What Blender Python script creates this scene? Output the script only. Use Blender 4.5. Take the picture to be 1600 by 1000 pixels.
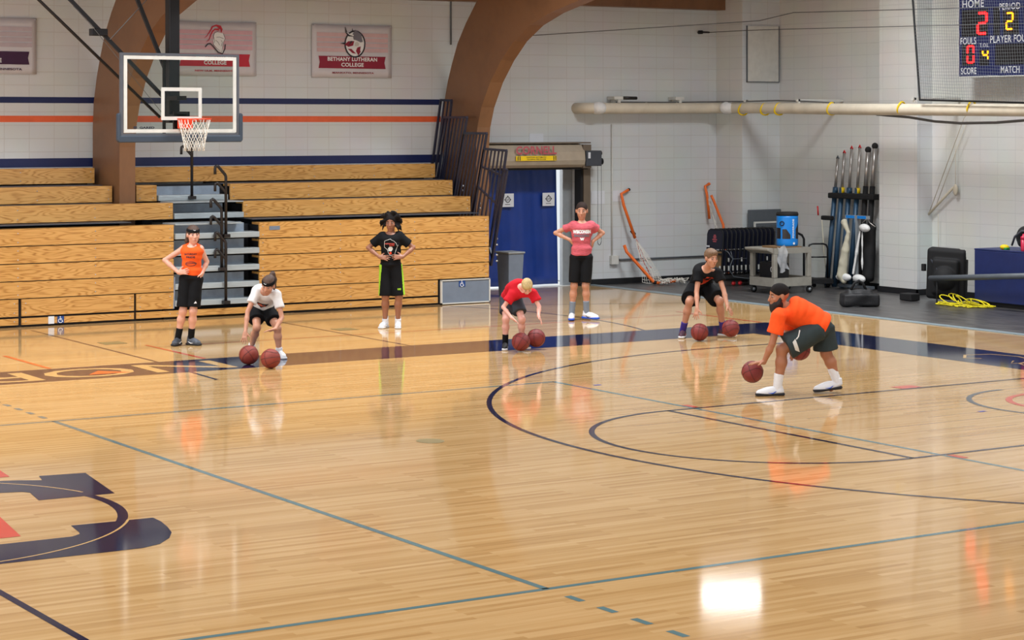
import bpy, bmesh, math, random
import numpy as np
from math import sin, cos
from mathutils import Vector, Matrix
from mathutils.bvhtree import BVHTree

for o in list(bpy.data.objects): bpy.data.objects.remove(o)
S = bpy.context.scene
COL = S.collection
R = math.radians
PI = math.pi
random.seed(7)

# ------------------------------------------------------------------ camera
ALPHA = .5641
cd = bpy.data.cameras.new('camera'); cam = bpy.data.objects.new('camera', cd); COL.objects.link(cam)
cam.location = (-4.4665, -15.8864, 3.009)
cam.rotation_euler = (R(90), 0, -ALPHA)
cd.sensor_width = 36; cd.lens = 3309.76 * 36 / 1600
cd.shift_y = -(500 - 188.9) / 1600
cd.clip_end = 200
S.camera = cam

# ------------------------------------------------------------------ world + lights + exposure
w = bpy.data.worlds.new('world'); S.world = w; w.use_nodes = True
bg = w.node_tree.nodes['Background']; bg.inputs[0].default_value = (.90, .96, 1, 1); bg.inputs[1].default_value = .80
S.view_settings.view_transform = 'Standard'; S.view_settings.look = 'None'
S.view_settings.exposure = 0.17; S.view_settings.gamma = 1; S.view_settings.use_curve_mapping = False

def area(loc, sx, sy, e, col=(.93, .97, 1), rot=(0, 0, 0), spread=PI):
    l = bpy.data.lights.new('gym_or_fill_light', 'AREA'); l.shape = 'RECTANGLE'; l.size = sx; l.size_y = sy
    l.energy = e; l.color = col; l.spread = spread
    o = bpy.data.objects.new('gym_or_fill_light', l); COL.objects.link(o); o.location = loc; o.rotation_euler = rot
    return o
for ly, lz, le in ((-9, 7.2, 120), (-3, 8.6, 170), (3, 8.6, 210), (9.5, 7.0, 330)):
    for lx in (-9, -2.5, 4.2, 11, 17.3):
        area((lx, ly, lz), 2.2, 1.2, le, spread=R(146))
# added unseen fill panels, camera side and far left end, to brighten the walls
area((2, -17.5, 5.2), 26, 3.2, 900, (.86, .93, 1), (R(82), 0, 0))
area((-14, 1, 2.4), 3.4, 24, 1000, (.95, .97, 1), (0, R(-90), 0))
# daylight outside the open doorway
area((16.6, 21.5, 1.7), 3.5, 3.2, 420, (1, 1, 1), (R(-90), 0, 0))

# ------------------------------------------------------------------ materials
def lin(c):
    def f(v):
        v /= 255.0
        return v / 12.92 if v <= .04045 else ((v + .055) / 1.055) ** 2.4
    return (f(c[0]), f(c[1]), f(c[2]), 1)

def newmat(name):
    m = bpy.data.materials.new(name); m.use_nodes = True
    nt = m.node_tree; b = nt.nodes['Principled BSDF']
    return m, nt, b

def mat(name, rgb, rough=.6, metal=0, var=.06, scale=8, spec=.5, coat=0, emit=None, es=1, bump=0, bscale=60, stretch=None, sss=0):
    m, nt, b = newmat(name)
    c = lin(rgb)
    b.inputs['Roughness'].default_value = rough; b.inputs['Metallic'].default_value = metal
    b.inputs['Specular IOR Level'].default_value = spec
    b.inputs['Coat Weight'].default_value = coat; b.inputs['Coat Roughness'].default_value = .08
    if sss:
        b.inputs['Subsurface Weight'].default_value = sss; b.inputs['Subsurface Radius'].default_value = (.02, .008, .005)
    tc = nt.nodes.new('ShaderNodeTexCoord'); mp = nt.nodes.new('ShaderNodeMapping')
    if stretch: mp.inputs['Scale'].default_value = stretch
    nt.links.new(tc.outputs['Object'], mp.inputs[0])
    n = nt.nodes.new('ShaderNodeTexNoise'); n.inputs['Scale'].default_value = scale; n.inputs['Detail'].default_value = 4
    nt.links.new(mp.outputs[0], n.inputs['Vector'])
    r = nt.nodes.new('ShaderNodeValToRGB')
    r.color_ramp.elements[0].position = .3; r.color_ramp.elements[1].position = .7
    r.color_ramp.elements[0].color = tuple(v * (1 - var) for v in c[:3]) + (1,)
    r.color_ramp.elements[1].color = tuple(min(1, v * (1 + var)) for v in c[:3]) + (1,)
    nt.links.new(n.outputs['Fac'], r.inputs[0]); nt.links.new(r.outputs[0], b.inputs['Base Color'])
    if bump:
        n2 = nt.nodes.new('ShaderNodeTexNoise'); n2.inputs['Scale'].default_value = bscale
        nt.links.new(mp.outputs[0], n2.inputs['Vector'])
        bp = nt.nodes.new('ShaderNodeBump'); bp.inputs['Strength'].default_value = bump; bp.inputs['Distance'].default_value = .01
        nt.links.new(n2.outputs['Fac'], bp.inputs['Height']); nt.links.new(bp.outputs[0], b.inputs['Normal'])
    if emit:
        b.inputs['Emission Color'].default_value = lin(emit); b.inputs['Emission Strength'].default_value = es
    return m

M = {}
def wood_floor(name, c1, c2, c3, plank=True, rough=.07):
    m, nt, b = newmat(name); N = nt.nodes; L = nt.links
    tc = N.new('ShaderNodeTexCoord'); mp = N.new('ShaderNodeMapping')
    L.new(tc.outputs['Object'], mp.inputs[0])
    br = N.new('ShaderNodeTexBrick'); br.offset = .37; br.offset_frequency = 2
    br.inputs['Scale'].default_value = 1; br.inputs['Brick Width'].default_value = 1.1; br.inputs['Row Height'].default_value = .057
    br.inputs['Mortar Size'].default_value = .0012; br.inputs['Mortar Smooth'].default_value = .3; br.inputs['Bias'].default_value = 0
    br.inputs['Color1'].default_value = (0, 0, 0, 1); br.inputs['Color2'].default_value = (1, 1, 1, 1); br.inputs['Mortar'].default_value = (.3, .3, .3, 1)
    L.new(mp.outputs[0], br.inputs['Vector'])
    m2 = N.new('ShaderNodeMapping'); m2.inputs['Scale'].default_value = (.9, 14, 1); L.new(tc.outputs['Object'], m2.inputs[0])
    n = N.new('ShaderNodeTexNoise'); n.inputs['Scale'].default_value = 1.6; n.inputs['Detail'].default_value = 6; n.inputs['Roughness'].default_value = .6
    L.new(m2.outputs[0], n.inputs['Vector'])
    m3 = N.new('ShaderNodeMapping'); m3.inputs['Scale'].default_value = (.35, 2.2, 1); L.new(tc.outputs['Object'], m3.inputs[0])
    n3 = N.new('ShaderNodeTexNoise'); n3.inputs['Scale'].default_value = 1; n3.inputs['Detail'].default_value = 2
    L.new(m3.outputs[0], n3.inputs['Vector'])
    a = N.new('ShaderNodeMath'); a.operation = 'MULTIPLY_ADD'; a.inputs[1].default_value = .42
    L.new(br.outputs['Color'], a.inputs[0])
    s = N.new('ShaderNodeMath'); s.operation = 'MULTIPLY'; s.inputs[1].default_value = .62; L.new(n.outputs['Fac'], s.inputs[0])
    L.new(s.outputs[0], a.inputs[2])
    r = N.new('ShaderNodeValToRGB'); e = r.color_ramp.elements
    e[0].position = .12; e[0].color = lin(c1); e[1].position = .85; e[1].color = lin(c3)
    k = e.new(.45); k.color = lin(c2)
    L.new(a.outputs[0], r.inputs[0])
    L.new(r.outputs[0], b.inputs['Base Color'])
    b.inputs['Roughness'].default_value = rough; b.inputs['IOR'].default_value = 1.5
    bp = N.new('ShaderNodeBump'); bp.inputs['Strength'].default_value = .05; bp.inputs['Distance'].default_value = .004
    ad = N.new('ShaderNodeMath'); ad.operation = 'ADD'; L.new(n3.outputs['Fac'], ad.inputs[0]); L.new(s.outputs[0], ad.inputs[1])
    L.new(ad.outputs[0], bp.inputs['Height']); L.new(bp.outputs[0], b.inputs['Normal'])
    return m
M['wood'] = wood_floor('maple_floor', (164, 125, 78), (192, 154, 102), (209, 174, 124))
def paint(name, rgb): return mat(name, rgb, rough=.07, var=.05, scale=3)
M['navyp'] = paint('court_navy', (22, 26, 56)); M['tealp'] = paint('court_teal', (92, 124, 128)); M['redp'] = paint('court_red', (205, 72, 52))
M['greyp'] = paint('court_grey', (70, 78, 88)); M['goldp'] = paint('court_wood_outline', (206, 166, 108)); M['orangep'] = paint('court_orange', (222, 92, 46))
M['brass'] = mat('floor_plate', (148, 134, 92), rough=.3, metal=.3)
M['bluep'] = paint('court_blue_tape', (50, 70, 190))

def block_wall(name, axis, c=(214, 218, 219), j=(200, 200, 198)):
    m, nt, b = newmat(name); N = nt.nodes; L = nt.links
    tc = N.new('ShaderNodeTexCoord'); sp = N.new('ShaderNodeSeparateXYZ'); cb = N.new('ShaderNodeCombineXYZ')
    L.new(tc.outputs['Object'], sp.inputs[0]); L.new(sp.outputs[axis], cb.inputs[0]); L.new(sp.outputs[2], cb.inputs[1])
    br = N.new('ShaderNodeTexBrick'); br.offset = 0; br.inputs['Scale'].default_value = 1
    br.inputs['Brick Width'].default_value = .405; br.inputs['Row Height'].default_value = .21
    br.inputs['Mortar Size'].default_value = .006; br.inputs['Mortar Smooth'].default_value = .6
    c1 = lin(c); br.inputs['Color1'].default_value = c1; br.inputs['Color2'].default_value = tuple(v * .97 for v in c1[:3]) + (1,)
    br.inputs['Mortar'].default_value = lin(j)
    L.new(cb.outputs[0], br.inputs['Vector'])
    n = N.new('ShaderNodeTexNoise'); n.inputs['Scale'].default_value = 1.3; n.inputs['Detail'].default_value = 5
    L.new(tc.outputs['Object'], n.inputs['Vector'])
    mx = N.new('ShaderNodeMixRGB'); mx.blend_type = 'MULTIPLY'; mx.inputs[0].default_value = .14
    L.new(br.outputs['Color'], mx.inputs[1]); L.new(n.outputs['Color'], mx.inputs[2]); L.new(mx.outputs[0], b.inputs['Base Color'])
    b.inputs['Roughness'].default_value = .45
    bp = N.new('ShaderNodeBump'); bp.invert = True; bp.inputs['Strength'].default_value = .35; bp.inputs['Distance'].default_value = .006
    L.new(br.outputs['Fac'], bp.inputs['Height']); L.new(bp.outputs[0], b.inputs['Normal'])
    return m
M['wallx'] = block_wall('painted_block_x', 0); M['wally'] = block_wall('painted_block_y', 1, (216, 216, 212))

def grain(name, c1, c2, c3, scale=(1.2, 12, 12), rough=.3, ws=2.2, dist=5):
    m, nt, b = newmat(name); N = nt.nodes; L = nt.links
    tc = N.new('ShaderNodeTexCoord'); mp = N.new('ShaderNodeMapping'); mp.inputs['Scale'].default_value = scale
    L.new(tc.outputs['Object'], mp.inputs[0])
    n = N.new('ShaderNodeTexNoise'); n.inputs['Scale'].default_value = .8; n.inputs['Detail'].default_value = 2; L.new(mp.outputs[0], n.inputs['Vector'])
    mu = N.new('ShaderNodeMath'); mu.operation = 'MULTIPLY'; mu.inputs[1].default_value = dist * ws; L.new(n.outputs['Fac'], mu.inputs[0])
    si = N.new('ShaderNodeMath'); si.operation = 'SINE'; L.new(mu.outputs[0], si.inputs[0])
    n2 = N.new('ShaderNodeTexNoise'); n2.inputs['Scale'].default_value = 6; n2.inputs['Detail'].default_value = 4; L.new(mp.outputs[0], n2.inputs['Vector'])
    ma = N.new('ShaderNodeMath'); ma.operation = 'MULTIPLY_ADD'; ma.inputs[1].default_value = .26; L.new(si.outputs[0], ma.inputs[0])
    q2 = N.new('ShaderNodeMath'); q2.operation = 'MULTIPLY_ADD'; q2.inputs[1].default_value = .5; q2.inputs[2].default_value = .25; L.new(n2.outputs['Fac'], q2.inputs[0]); L.new(q2.outputs[0], ma.inputs[2])
    r = N.new('ShaderNodeValToRGB'); e = r.color_ramp.elements
    e[0].position = .3; e[0].color = lin(c2); e[1].position = .88; e[1].color = lin(c1); k = e.new(.6); k.color = lin(c2) if c3 is None else lin(c3)
    L.new(ma.outputs[0], r.inputs[0]); L.new(r.outputs[0], b.inputs['Base Color'])
    b.inputs['Roughness'].default_value = rough
    return m
M['pine'] = grain('varnished_pine', (158, 106, 50), (208, 158, 90), (200, 149, 81), scale=(.9, 7, 7), rough=.22, ws=24)
M['arch'] = grain('stained_glulam', (110, 76, 50), (128, 90, 60), (120, 84, 56), scale=(3, 1.2, 1.2), rough=.45, ws=1.4)
M['deck'] = grain('ceiling_deck', (112, 82, 52), (132, 98, 64), None, scale=(8, 1, 8), rough=.6)
M['navy'] = mat('navy_wall_paint', (24, 36, 84), rough=.4); M['orange'] = mat('orange_wall_paint', (226, 100, 58), rough=.4)
M['blackrub'] = mat('black_rubber_base', (24, 25, 28), rough=.5)
M['black'] = mat('black_metal', (22, 22, 25), rough=.4, metal=.2); M['blackm'] = mat('matte_black', (16, 16, 18), rough=.8)
M['brown'] = mat('bronze_rail_paint', (30, 25, 25), rough=.4)
M['steel'] = mat('galvanised_step', (168, 178, 182), rough=.35, metal=.1, var=.1, stretch=(.6, 6, 6)); M['steeld'] = mat('step_riser', (138, 152, 168), rough=.4, metal=.1, var=.12)
M['under'] = mat('dark_understructure', (18, 20, 26), rough=.7); M['slate'] = mat('slate_deck', (62, 70, 82), rough=.5)
M['bolt'] = mat('zinc_bolt', (190, 194, 200), rough=.3, metal=.6)
M['tan'] = mat('tan_door_metal', (172, 160, 142), rough=.35, metal=.2); M['tand'] = mat('tan_door_dark', (104, 92, 78), rough=.4)
M['chr'] = mat('charcoal_box', (62, 66, 74), rough=.5); M['yellow'] = mat('yellow_label', (240, 205, 12), rough=.5); M['maroon'] = mat('faded_red_letters', (176, 80, 90), rough=.6)
M['tarp'] = mat('blue_vinyl', (26, 58, 138), rough=.35, var=.12, scale=3); M['paper'] = mat('white_paper', (216, 220, 226), rough=.7, var=.02)
M['grey'] = mat('grey_paint', (140, 146, 150), rough=.5); M['greyd'] = mat('dark_grey', (84, 90, 96), rough=.5); M['greyb'] = mat('blue_grey_bin', (112, 124, 140), rough=.5)
M['cream'] = mat('pipe_jacket', (214, 204, 184), rough=.6, var=.08, scale=4, bump=.2, bscale=14); M['creamw'] = mat('white_wrap', (232, 232, 230), rough=.6, bump=.8, bscale=30)
M['white'] = mat('white_plastic', (232, 234, 236), rough=.5, var=.02); M['offw'] = mat('off_white', (206, 206, 200), rough=.6)
M['navybox'] = mat('navy_vinyl_pad', (24, 38, 88), rough=.5, var=.1); M['scorenavy'] = mat('score_navy', (18, 30, 84), rough=.4)
M['scoreblk'] = mat('score_black', (18, 16, 20), rough=.4)
M['ledr'] = mat('red_digit', (255, 30, 30), emit=(255, 12, 16), es=6); M['leda'] = mat('amber_digit', (255, 170, 20), emit=(255, 140, 0), es=5)
M['carpet'] = mat('rubber_floor', (72, 70, 70), rough=.34, var=.55, scale=2.5, stretch=(3.5, .7, 1)); M['edge'] = mat('floor_edge_strip', (122, 136, 142), rough=.4)
M['sporange'] = mat('orange_pipe', (238, 112, 38), rough=.45); M['string'] = mat('white_net_cord', (226, 222, 212), rough=.8); M['cord'] = mat('dark_wire', (90, 90, 90), rough=.6)
M['netblack'] = mat('netting_cord', (124, 130, 134), rough=.8)
M['cart'] = mat('beige_cart_plastic', (146, 142, 132), rough=.6, var=.1); M['cool'] = mat('bright_blue_plastic', (10, 128, 216), rough=.4, var=.03)
M['darkbr'] = mat('brown_cardboard', (130, 100, 66), rough=.8); M['chairn'] = mat('navy_chair_pad', (18, 22, 42), rough=.6); M['red'] = mat('red_wheel', (190, 36, 40), rough=.5)
M['steelblue'] = mat('blue_steel_pole', (52, 82, 108), rough=.4, metal=.2); M['silver'] = mat('aluminium_pole', (176, 172, 168), rough=.3, metal=.7)
M['canvas'] = mat('canvas_cloth', (200, 194, 172), rough=.9, var=.12); M['bagblack'] = mat('black_nylon', (13, 13, 17), rough=.6, bump=.4, bscale=40)
M['rope'] = mat('yellow_rope', (222, 206, 20), rough=.7); M['ropec'] = mat('cream_rope', (196, 186, 166), rough=.9)
M['pink'] = mat('crimson_plastic', (196, 22, 66), rough=.4); M['green'] = mat('green_wrap', (30, 140, 70), rough=.5)
M['ball'] = mat('basketball_leather', (134, 48, 34), rough=.55, var=.1, bump=.3, bscale=400); M['ballline'] = mat('ball_seam', (40, 16, 16), rough=.6)
M['ball2'] = mat('basketball_worn', (124, 40, 38), rough=.5, var=.12, bump=.3, bscale=400)
M['banner'] = mat('banner_vinyl', (204, 202, 208), rough=.55, var=.02); M['bmar'] = mat('banner_maroon', (140, 24, 52), rough=.5); M['bred'] = mat('banner_red', (188, 28, 52), rough=.5)
M['bpur'] = mat('banner_purple', (58, 22, 62), rough=.5); M['bpink'] = mat('banner_pink_stripe', (206, 176, 180), rough=.55); M['bpink2'] = mat('banner_rose_stripe', (208, 168, 180), rough=.55)
M['bgrey'] = mat('banner_grey', (112, 112, 124), rough=.5); M['ink'] = mat('dark_ink', (34, 34, 46), rough=.5); M['bmauve'] = mat('banner_mauve_stripe', (184, 172, 180), rough=.55)
M['pad'] = mat('slate_edge_padding', (52, 64, 78), rough=.6); M['frame'] = mat('board_frame_grey', (92, 96, 104), rough=.4, metal=.3)
M['rim'] = mat('orange_rim', (236, 70, 36), rough=.35)
M['sign'] = mat('blue_sign', (22, 66, 132), rough=.5)
def glass():
    m, nt, b = newmat('backboard_glass')
    b.inputs['Base Color'].default_value = (.86, .95, .93, 1); b.inputs['Roughness'].default_value = .02
    b.inputs['Transmission Weight'].default_value = 1; b.inputs['IOR'].default_value = 1.12
    return m
M['glass'] = glass()
def plasticfilm():
    m, nt, b = newmat('clear_film'); b.inputs['Base Color'].default_value = (.9, .92, .95, 1); b.inputs['Alpha'].default_value = .35
    b.inputs['Roughness'].default_value = .2
    return m
M['film'] = plasticfilm()

# ------------------------------------------------------------------ mesh helpers
class MB:
    def __init__(s): s.v = []; s.f = []; s.m = []; s.s = []
    def add(s, vs, fs, mi=0, sm=False):
        k = len(s.v); s.v += [tuple(v) for v in vs]
        for f in fs: s.f.append(tuple(i + k for i in f)); s.m.append(mi); s.s.append(sm)
        return s
    def box(s, x0, x1, y0, y1, z0, z1, mi=0):
        v = [(x, y, z) for x in (x0, x1) for y in (y0, y1) for z in (z0, z1)]
        return s.add(v, [(0, 1, 3, 2), (4, 6, 7, 5), (0, 4, 5, 1), (2, 3, 7, 6), (0, 2, 6, 4), (1, 5, 7, 3)], mi)
    def obox(s, c, ax, ay, az, mi=0):          # oriented box, half-axis vectors
        c = Vector(c); ax = Vector(ax); ay = Vector(ay); az = Vector(az)
        v = [c + ax * i + ay * j + az * k for i in (-1, 1) for j in (-1, 1) for k in (-1, 1)]
        return s.add(v, [(0, 1, 3, 2), (4, 6, 7, 5), (0, 4, 5, 1), (2, 3, 7, 6), (0, 2, 6, 4), (1, 5, 7, 3)], mi)
    def tube(s, pts, r, n=8, mi=0, closed=False, cap=True, sq=False):
        pts = [Vector(p) for p in pts]; m = len(pts)
        rr = r if isinstance(r, (list, tuple)) else [r] * m
        rings = []; prev = None
        for i, p in enumerate(pts):
            if closed: t = pts[(i + 1) % m] - pts[i - 1]
            else: t = pts[min(i + 1, m - 1)] - pts[max(i - 1, 0)]
            if t.length < 1e-9: t = Vector((0, 0, 1))
            t.normalize()
            if prev is None:
                a = Vector((0, 0, 1)) if abs(t.z) < .9 else Vector((1, 0, 0))
                u = t.cross(a).normalized()
            else:
                u = prev - t * prev.dot(t)
                u = u.normalized() if u.length > 1e-6 else t.orthogonal().normalized()
            prev = u; w_ = t.cross(u)
            rings.append([p + (u * math.cos(2 * PI * k / n + (PI / 4 if sq else 0)) + w_ * math.sin(2 * PI * k / n + (PI / 4 if sq else 0))) * rr[i] for k in range(n)])
        v = [q for g in rings for q in g]; f = []
        for i in range(m if closed else m - 1):
            a = i * n; b = ((i + 1) % m) * n
            for k in range(n): f.append((a + k, a + (k + 1) % n, b + (k + 1) % n, b + k))
        if cap and not closed: f += [tuple(range(n - 1, -1, -1)), tuple(range((m - 1) * n, m * n))]
        return s.add(v, f, mi, not sq and n > 4)
    def cyl(s, p0, p1, r0, r1=None, n=16, mi=0): return s.tube([p0, p1], [r0, r0 if r1 is None else r1], n, mi)
    def lathe(s, c, prof, n=24, mi=0):
        v = []; f = []
        for r, z in prof:
            for k in range(n): v.append((c[0] + r * math.cos(2 * PI * k / n), c[1] + r * math.sin(2 * PI * k / n), c[2] + z))
        for i in range(len(prof) - 1):
            for k in range(n): f.append((i * n + k, i * n + (k + 1) % n, (i + 1) * n + (k + 1) % n, (i + 1) * n + k))
        f += [tuple(range(n - 1, -1, -1)), tuple(range((len(prof) - 1) * n, len(prof) * n))]
        return s.add(v, f, mi, True)
    def ell(s, c, r, mi=0, nu=20, nv=12):
        v = []; f = []
        for i in range(nv + 1):
            t = PI * i / nv
            for k in range(nu):
                p = 2 * PI * k / nu
                v.append((c[0] + r[0] * math.sin(t) * math.cos(p), c[1] + r[1] * math.sin(t) * math.sin(p), c[2] + r[2] * math.cos(t)))
        for i in range(nv):
            for k in range(nu): f.append((i * nu + k, (i + 1) * nu + k, (i + 1) * nu + (k + 1) % nu, i * nu + (k + 1) % nu))
        return s.add(v, f, mi, True)
    def prism(s, poly, fn, d0, d1, mi=0):      # poly in 2D, fn(a,b,d)->xyz
        n = len(poly)
        v = [fn(a, b, d0) for a, b in poly] + [fn(a, b, d1) for a, b in poly]
        f = [tuple(range(n - 1, -1, -1)), tuple(range(n, 2 * n))] + [(i, (i + 1) % n, n + (i + 1) % n, n + i) for i in range(n)]
        return s.add(v, f, mi)
    def flat(s, poly, fn, mi=0):
        return s.add([fn(a, b) for a, b in poly], [tuple(range(len(poly)))], mi)
    def build(s, name, mats, parent=None, org=None, bevel=0):
        if not isinstance(mats, (list, tuple)): mats = [mats]
        if org is None: org = ORG.get(parent.name, (0, 0, 0)) if parent else (0, 0, 0)
        me = bpy.data.meshes.new(name)
        me.from_pydata([(a - org[0], b - org[1], c - org[2]) for a, b, c in s.v], [], s.f)
        for m in mats: me.materials.append(M[m] if isinstance(m, str) else m)
        me.polygons.foreach_set('material_index', s.m); me.polygons.foreach_set('use_smooth', s.s)
        bm = bmesh.new(); bm.from_mesh(me); bmesh.ops.recalc_face_normals(bm, faces=bm.faces); bm.to_mesh(me); bm.free()
        me.update()
        o = bpy.data.objects.new(name, me); COL.objects.link(o)
        if parent: o.parent = parent; ORG[o.name] = org
        else: o.location = org
        if bevel:
            b = o.modifiers.new('bevel', 'BEVEL'); b.width = bevel; b.segments = 2; b.limit_method = 'ANGLE'
        return o
ORG = {}
def thing(name, label, cat, loc, group=None, rz=0):
    o = bpy.data.objects.new(name, None); COL.objects.link(o); o.location = loc; o.rotation_euler = (0, 0, rz)
    o.empty_display_size = .1
    tag(o, label, cat, group); ORG[o.name] = tuple(loc) if not rz else (0, 0, 0)
    return o
def tag(o, label, cat, group=None):
    o['label'] = label; o['category'] = cat
    if group: o['group'] = group
    return o
def struct(o): o['kind'] = 'structure'; return o

_tc = {}
def text2d(s, bold=0.0):
    """triangulated flat letters, unit height box, returns verts, faces, width, height"""
    if (s, bold) in _tc: return _tc[(s, bold)]
    cu = bpy.data.curves.new('t', 'FONT'); cu.body = s; cu.size = 1; cu.offset = bold; cu.resolution_u = 3; cu.space_character = 1.05
    cu.fill_mode = 'FRONT'
    o = bpy.data.objects.new('t', cu); COL.objects.link(o)
    dg = bpy.context.evaluated_depsgraph_get(); dg.update()
    me = o.evaluated_get(dg).to_mesh()
    v = [tuple(q.co)[:2] for q in me.vertices]; f = [tuple(p.vertices) for p in me.polygons]
    o.evaluated_get(dg).to_mesh_clear(); bpy.data.objects.remove(o); bpy.data.curves.remove(cu)
    x0 = min(a for a, b in v); x1 = max(a for a, b in v); y0 = min(b for a, b in v); y1 = max(b for a, b in v)
    v = [((a - x0) / (x1 - x0) - .5, (b - y0) / (y1 - y0) - .5) for a, b in v]
    _tc[(s, bold)] = (v, f)
    return v, f
def put_text(mb, s, fn, cx, cy, w_, h_, mi=0, bold=.02, slant=0):
    v, f = text2d(s, bold)
    mb.add([fn(cx + a * w_ + slant * b * h_, cy + b * h_) for a, b in v], f, mi)

def arc(cx, cy, r, a0, a1, n=48): return [(cx + r * math.cos(a0 + (a1 - a0) * i / n), cy + r * math.sin(a0 + (a1 - a0) * i / n)) for i in range(n + 1)]

# ------------------------------------------------------------------ floor with painted court
FL = MB()
FL.box(-16, 17.5, -18, 16.2, -.05, 0, 0)
WIDTH = .0508
def strip(pts, w_, mi, z):
    n = len(pts); L_ = []; Rr = []
    for i in range(n):
        a = pts[max(i - 1, 0)]; b = pts[min(i + 1, n - 1)]
        dx, dy = b[0] - a[0], b[1] - a[1]; l = math.hypot(dx, dy) or 1
        nx, ny = -dy / l * w_ / 2, dx / l * w_ / 2
        L_.append((pts[i][0] + nx, pts[i][1] + ny, z)); Rr.append((pts[i][0] - nx, pts[i][1] - ny, z))
    FL.add(L_ + Rr, [(i, i + 1, n + i + 1, n + i) for i in range(n - 1)], mi)
def fpoly(p, mi, z): FL.add([(a, b, z) for a, b in p], [tuple(range(len(p)))], mi)
WD, NV, TL, RD, GR, GO, OG, BR, BL = range(9)
z1, z2, z3, z4 = .0006, .0012, .0018, .0024
HL, HW = 14.45, 7.62
# border band along sideline and baseline
fpoly([(-14, HW), (HL, HW), (HL, HW + 1.2), (-14, HW + 1.2)], NV, z1)
fpoly([(HL, -HW - 1.2), (HL + 1.2, -HW - 1.2), (HL + 1.2, HW + 1.2), (HL, HW + 1.2)], NV, z1)
# volleyball court
for p in ([(-9, 4.5), (9, 4.5)], [(-9, -4.5), (9, -4.5)], [(9, -4.5), (9, 4.5)], [(3, -4.5), (3, 4.5)], [(-3, -4.5), (-3, 4.5)]): strip(p, .055, TL, z2)
for sg in (-1, 1):
    for k in range(6):
        y = sg * (4.74 + .36 * k); strip([(3, y), (3, y + sg * .17)], .055, TL, z2)
# basketball court
strip([(0, -HW), (0, -1.86)], .055, NV, z3)
strip([(0, 1.9), (0, HW)], .055, NV, z3)
RX = HL - 1.6
strip([(HL, 6.385), (RX, 6.385)] + arc(RX, 0, 6.385, PI / 2, 3 * PI / 2, 90) + [(HL, -6.385)], .055, NV, z3)
FX = HL - 5.79
strip(arc(FX, 0, 1.83, PI / 2, 3 * PI / 2, 48), .055, NV, z3)
strip([(FX, -1.83), (FX, 1.83)], .055, NV, z3)
for s_ in (-1, 1): strip([(FX, s_ * 1.83), (HL, s_ * 1.83)], .055, NV, z3)
strip(arc(RX, 0, 1.22, PI / 2, 3 * PI / 2, 40), .06, GR, z3)
strip(arc(RX, 0, .80, 0, 2 * PI, 48), .07, RD, z3)
fpoly([(11.95, 1.86), (12.25, 1.86), (12.25, 2.06), (11.95, 2.06)], RD, z4)
for s_ in (-1, 1): fpoly([(9.02, s_ * 1.88), (9.10, s_ * 1.88), (9.10, s_ * 2.08), (9.02, s_ * 2.08)], RD, z4)
fpoly([(9.2, 3.95), (9.3, 3.95), (9.3, 4.0), (9.2, 4.0)], BL, z4)
fpoly([(11.32, .02), (11.42, .02), (11.42, .07), (11.32, .07)], BL, z4)
# side-court lines by the bleachers
strip([(5.97, 13.5), (5.93, 9), (5.8, 6.75)], .045, NV, z2)
strip([(9.54, 12.8), (9.54, 8.8)], .04, NV, z2)
strip([(4.54, 10.5), (4.54, 8.85)], .06, OG, z3)
strip([(6.58, 10.75), (6.58, 8.85)], .05, RD, z3)
strip([(6.9, 10.48), (15.6, 10.48)], .03, RD, z2)
strip([(15.6, 10.98), (15.58, 8.85)], .05, RD, z3)
strip([(10.4, 14.0)] + arc(7.3, 10.9, 6.45, .48, -.33, 40), .045, NV, z2)
strip([(10, 15.0), (17, 12.1)], .03, NV, z2)
# centre circle and big letter
strip(arc(0, 0, 1.785, 0, 2 * PI, 80), .08, NV, z2)
C1 = [(-1.3, .81), (1.19, .80), (1.36, .75), (1.40, .68), (1.34, .31), (1.97, .29), (2.13, 1.36), (1.74, 1.42), (1.69, 1.20), (1.52, 1.30), (1.38, 1.35), (-1.3, 1.36)]
fpoly(C1, NV, z3)
C2 = [(-1.3, -1.23), (1.04, -1.23), (1.12, -1.17), (1.14, -1.10), (1.18, -.83), (1.82, -.86), (1.81, -1.04), (1.77, -1.25), (1.71, -1.47), (1.61, -1.66), (1.47, -1.82), (1.31, -1.89), (1.04, -1.89), (-1.3, -1.85)]
fpoly(C2, NV, z3)
strip(arc(0, 0, 1.83, R(15), R(52), 30), .02, GO, z4)
strip(arc(0, 0, 1.83, R(-90), R(-27), 40), .02, GO, z4)
fpoly([(.4, 1.9), (1.56, 1.9), (1.52, 1.52), (.4, 1.52)], RD, z3)
fpoly([(.2, -.21), (.85, -.21), (.73, -1.02), (.2, -1.02)], RD, z3)
# band lettering, readable from the bleachers
def bandfn(a, b): return (a, b, z3)
def rot180(cx, cy): return lambda a, b: (cx - a, cy - b, z3)
bx = 6.62
for ch, wd in (('N', 1.2), ('O', 1.25), ('R', 1.05), ('T', 1.0), ('H', 1.15), ('L', .9), ('A', 1.1), ('N', 1.2), ('D', 1.15)):
    v, f = text2d(ch, .0); c_ = bx - wd / 2
    FL.add([(c_ - a * wd * .88, 8.2 - b * .86, z3) for a, b in v], f, GO); bx -= wd
fpoly([(4.95, 8.32), (5.25, 7.98), (4.7, 7.98)], OG, z4)
# script on baseline band
strip([(14.9, 3.6), (14.75, 3.75), (15.0, 4.0), (15.35, 3.9), (15.45, 3.5), (15.3, 3.1), (14.9, 2.95), (14.75, 2.7), (15.4, 2.6), (15.2, 2.3), (14.8, 2.2)], .045, GO, z3)
strip([(15.05, 3.2), (14.8, 3.0), (15.5, 2.75), (14.8, 2.55), (15.2, 2.1), (14.85, 1.8)], .03, GO, z4)
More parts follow.
